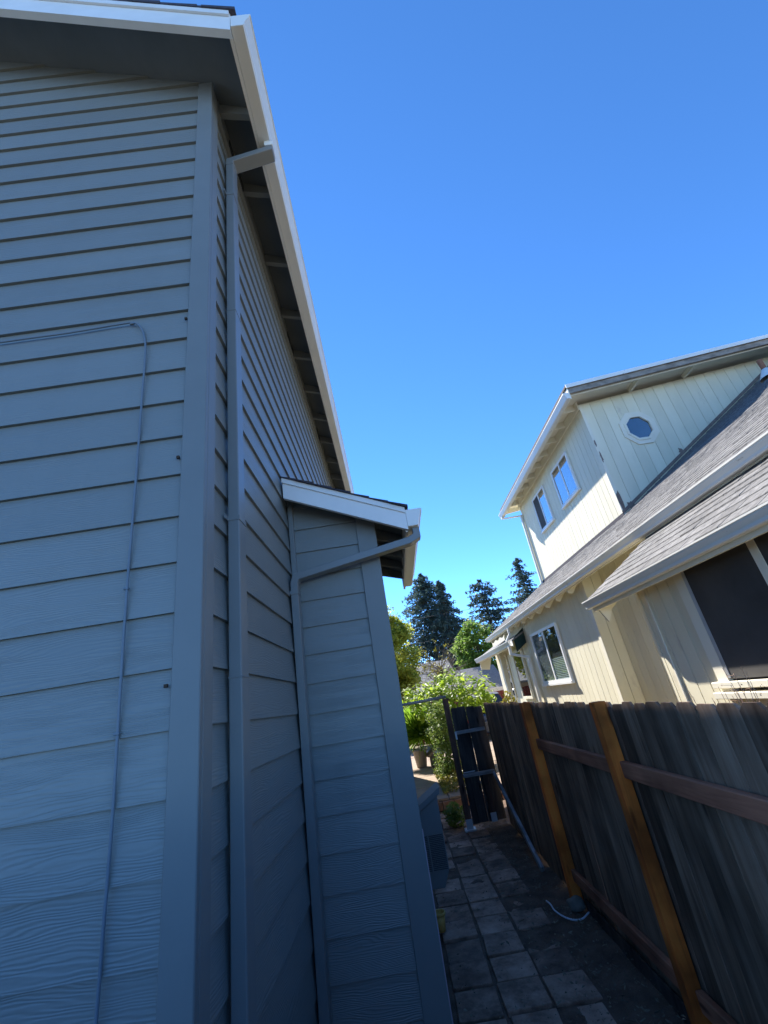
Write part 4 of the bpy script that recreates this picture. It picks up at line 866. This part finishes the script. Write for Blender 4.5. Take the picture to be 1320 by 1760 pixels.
# dry weed in front of the screened window
t = root('dry_weed', (1.75, 2.42, G), 'dry reddish weed stalks in front of the screened window', 'weed')
L = []; V, F = [], []
for i in range(15):
    b = Vector((1.75 + random.gauss(0, 0.05), 2.42 + random.gauss(0, 0.06), G)); tp = Vector((1.75 + random.gauss(0, 0.09), 2.42 + random.gauss(0, 0.11), random.uniform(-0.26, -0.09)))
    md = b.lerp(tp, 0.7) + rv() * 0.03; L.append(tube([b, md, tp], 0.0028, 4, 0.0012))
    for _ in range(7):
        s0 = md.lerp(tp, random.random()); e_ = s0 + rv() * 0.05; L.append(tube([s0, e_], 0.0012, 3, 0.0008))
        for _ in range(2): leafquad(V, F, e_ + rv() * 0.008, rv(), 0.007, 1.5, 0.1)
mk('stalks', join(*L), 'stalk', t); mk('seed_heads', (V, F), 'stalk', t, kind='stuff')
# dry brown leaves and golden shrub behind the fence end
t = root('golden_shrub', (2.45, 11.2, G), 'small golden dry shrub at the foot of the cream porch', 'shrub')
V, F = [], []
for _ in range(600):
    d = rv(); leafquad(V, F, Vector((2.55 + d.x * 0.22, 11.2 + d.y * 0.25, -0.65 + d.z * 0.5)), rv(), random.uniform(0.03, 0.06), 2.4, 0.1)
mk('foliage', (V, F), 'yellowleaf', t)

# far house with two grey roofs
fh = root('far_house', (2.0, 25, G), 'distant tan house with grey shingle roofs behind the shrub', 'house')
mk('wall', bx(-4.0, 3.2, 25.0, 31.0, G, 0.2), 'farwall', fh)
mk('roof', fixn(([(-4.3, 24.3, 0.05), (3.5, 24.3, 0.05), (3.3, 28, 1.95), (-4.1, 28, 1.95), (-4.3, 31.7, 0.05), (3.5, 31.7, 0.05), (-4.3, 24.3, -0.05), (3.5, 24.3, -0.05), (3.5, 31.7, -0.05), (-4.3, 31.7, -0.05)], [(0, 1, 2, 3), (3, 2, 5, 4), (0, 3, 4), (1, 5, 2), (6, 7, 1, 0), (7, 8, 5, 1), (8, 9, 4, 5), (9, 6, 0, 4), (9, 8, 7, 6)])), 'farroof', fh)
mk('garage_wall', bx(3.0, 4.9, 22.2, 25.5, G, -0.15), 'farwall', fh)
mk('garage_roof', fixn(([(2.8, 21.7, -0.07), (5.15, 21.7, -0.07), (5.0, 23.3, 1.02), (3.0, 23.3, 1.02), (2.8, 25.8, -0.07), (5.15, 25.8, -0.07), (2.8, 21.7, -0.2), (5.15, 21.7, -0.2), (5.15, 25.8, -0.2), (2.8, 25.8, -0.2)], [(0, 1, 2, 3), (3, 2, 5, 4), (0, 3, 4), (1, 5, 2), (6, 7, 1, 0), (7, 8, 5, 1), (8, 9, 4, 5), (9, 6, 0, 4), (9, 8, 7, 6)])), 'farroof', fh)
mk('garage_fascia', bx(2.79, 5.16, 21.66, 21.69, -0.22, -0.05), 'cream_trim', fh)
rf = root('red_fence', (4.0, 20.8, G), 'dark red board fence in front of the distant house', 'fence')
for k in range(34): mk('fence_board', bx(0.4 + k * 0.14, 0.4 + k * 0.14 + 0.13, 20.8, 20.83, G, -0.20 + random.uniform(-.01, .01)), 'redfence', rf)
mk('fence_rail', bx(0.4, 5.16, 20.831, 20.87, -0.6, -0.5), 'redfence', rf)

# parked car behind the fence: only its roof shows
car = root('parked_car', (3.0, 18.6, G), 'dark parked car whose roof shows just above the fence', 'car')
CX = 3.05
def carbody():
    prof = [(16.9, G + 0.35), (16.85, G + 0.75), (17.0, G + 0.95), (18.05, G + 1.05), (21.2, G + 1.02), (21.35, G + 0.6), (21.3, G + 0.35)]
    return bevel(prism(prof, 'x', CX - 0.9, CX + 0.9), 0.06, 3)
mk('body', carbody(), 'carpaint', car, smooth=False)
def loft(r0, r1):
    V = list(r0) + list(r1); n_ = len(r0)
    return fixn((V, [list(range(n_))[::-1], list(range(n_, 2 * n_))] + [(i, (i + 1) % n_, n_ + (i + 1) % n_, n_ + i) for i in range(n_)]))
zc0, zc1 = G + 1.03, G + 1.56
mk('cabin_glass', bevel(loft([(CX - 0.84, 17.15, zc0), (CX + 0.84, 17.15, zc0), (CX + 0.84, 20.2, zc0), (CX - 0.84, 20.2, zc0)], [(CX - 0.64, 17.55, zc1), (CX + 0.64, 17.55, zc1), (CX + 0.64, 19.4, zc1), (CX - 0.64, 19.4, zc1)]), 0.04, 2), 'carglass', car)
mk('roof', bevel(loft([(CX - 0.67, 17.5, zc1 - 0.02), (CX + 0.67, 17.5, zc1 - 0.02), (CX + 0.67, 19.45, zc1 - 0.02), (CX - 0.67, 19.45, zc1 - 0.02)], [(CX - 0.60, 17.6, zc1 + 0.05), (CX + 0.60, 17.6, zc1 + 0.05), (CX + 0.60, 19.3, zc1 + 0.05), (CX - 0.60, 19.3, zc1 + 0.05)]), 0.02, 2), 'carroof', car)
for sx in (-1, 1):
    mk('tail_lamp', bevel(bx(CX + sx * 0.72 - 0.12, CX + sx * 0.72 + 0.12, 16.83, 16.88, G + 0.76, G + 0.90), 0.01), 'red', car)
    for yw in (17.75, 20.45):
        wv, wf = lathe([(0.0, -0.1), (0.3, -0.1), (0.33, -0.07), (0.33, 0.07), (0.3, 0.1), (0.0, 0.1)], (0, 0), 20)
        wh = mk('wheel', ([(CX + sx * 0.84 + z, yw + x, G + 0.33 + y_) for x, y_, z in wv], wf), 'rubber', car, smooth=False)
        rv_, rf_ = lathe([(0.0, 0), (0.19, 0), (0.2, -0.01)], (0, 0), 16)
        mk('rim', ([(CX + sx * 0.945 + z, yw + x, G + 0.33 + y_) for x, y_, z in rv_], rf_), 'metal', wh)

# overhead wires
for nm, a, b, sag, lab in (('overhead_wire', (-6, 30, 4.95), (26, 31, 6.3), 0.35, 'upper thin utility wire crossing the sky before the conifers'), ('overhead_wire', (-6, 30, 3.35), (26, 31, 4.7), 0.35, 'lower thin utility wire crossing between conifers and round tree')):
    P = [Vector(a).lerp(Vector(b), i / 24) - Vector((0, 0, sag * 4 * (i / 24) * (1 - i / 24))) for i in range(25)]
    mk(nm, tube(P, 0.013, 5), 'wire', loc=a, label=lab, cat='wire', group='overhead wires')
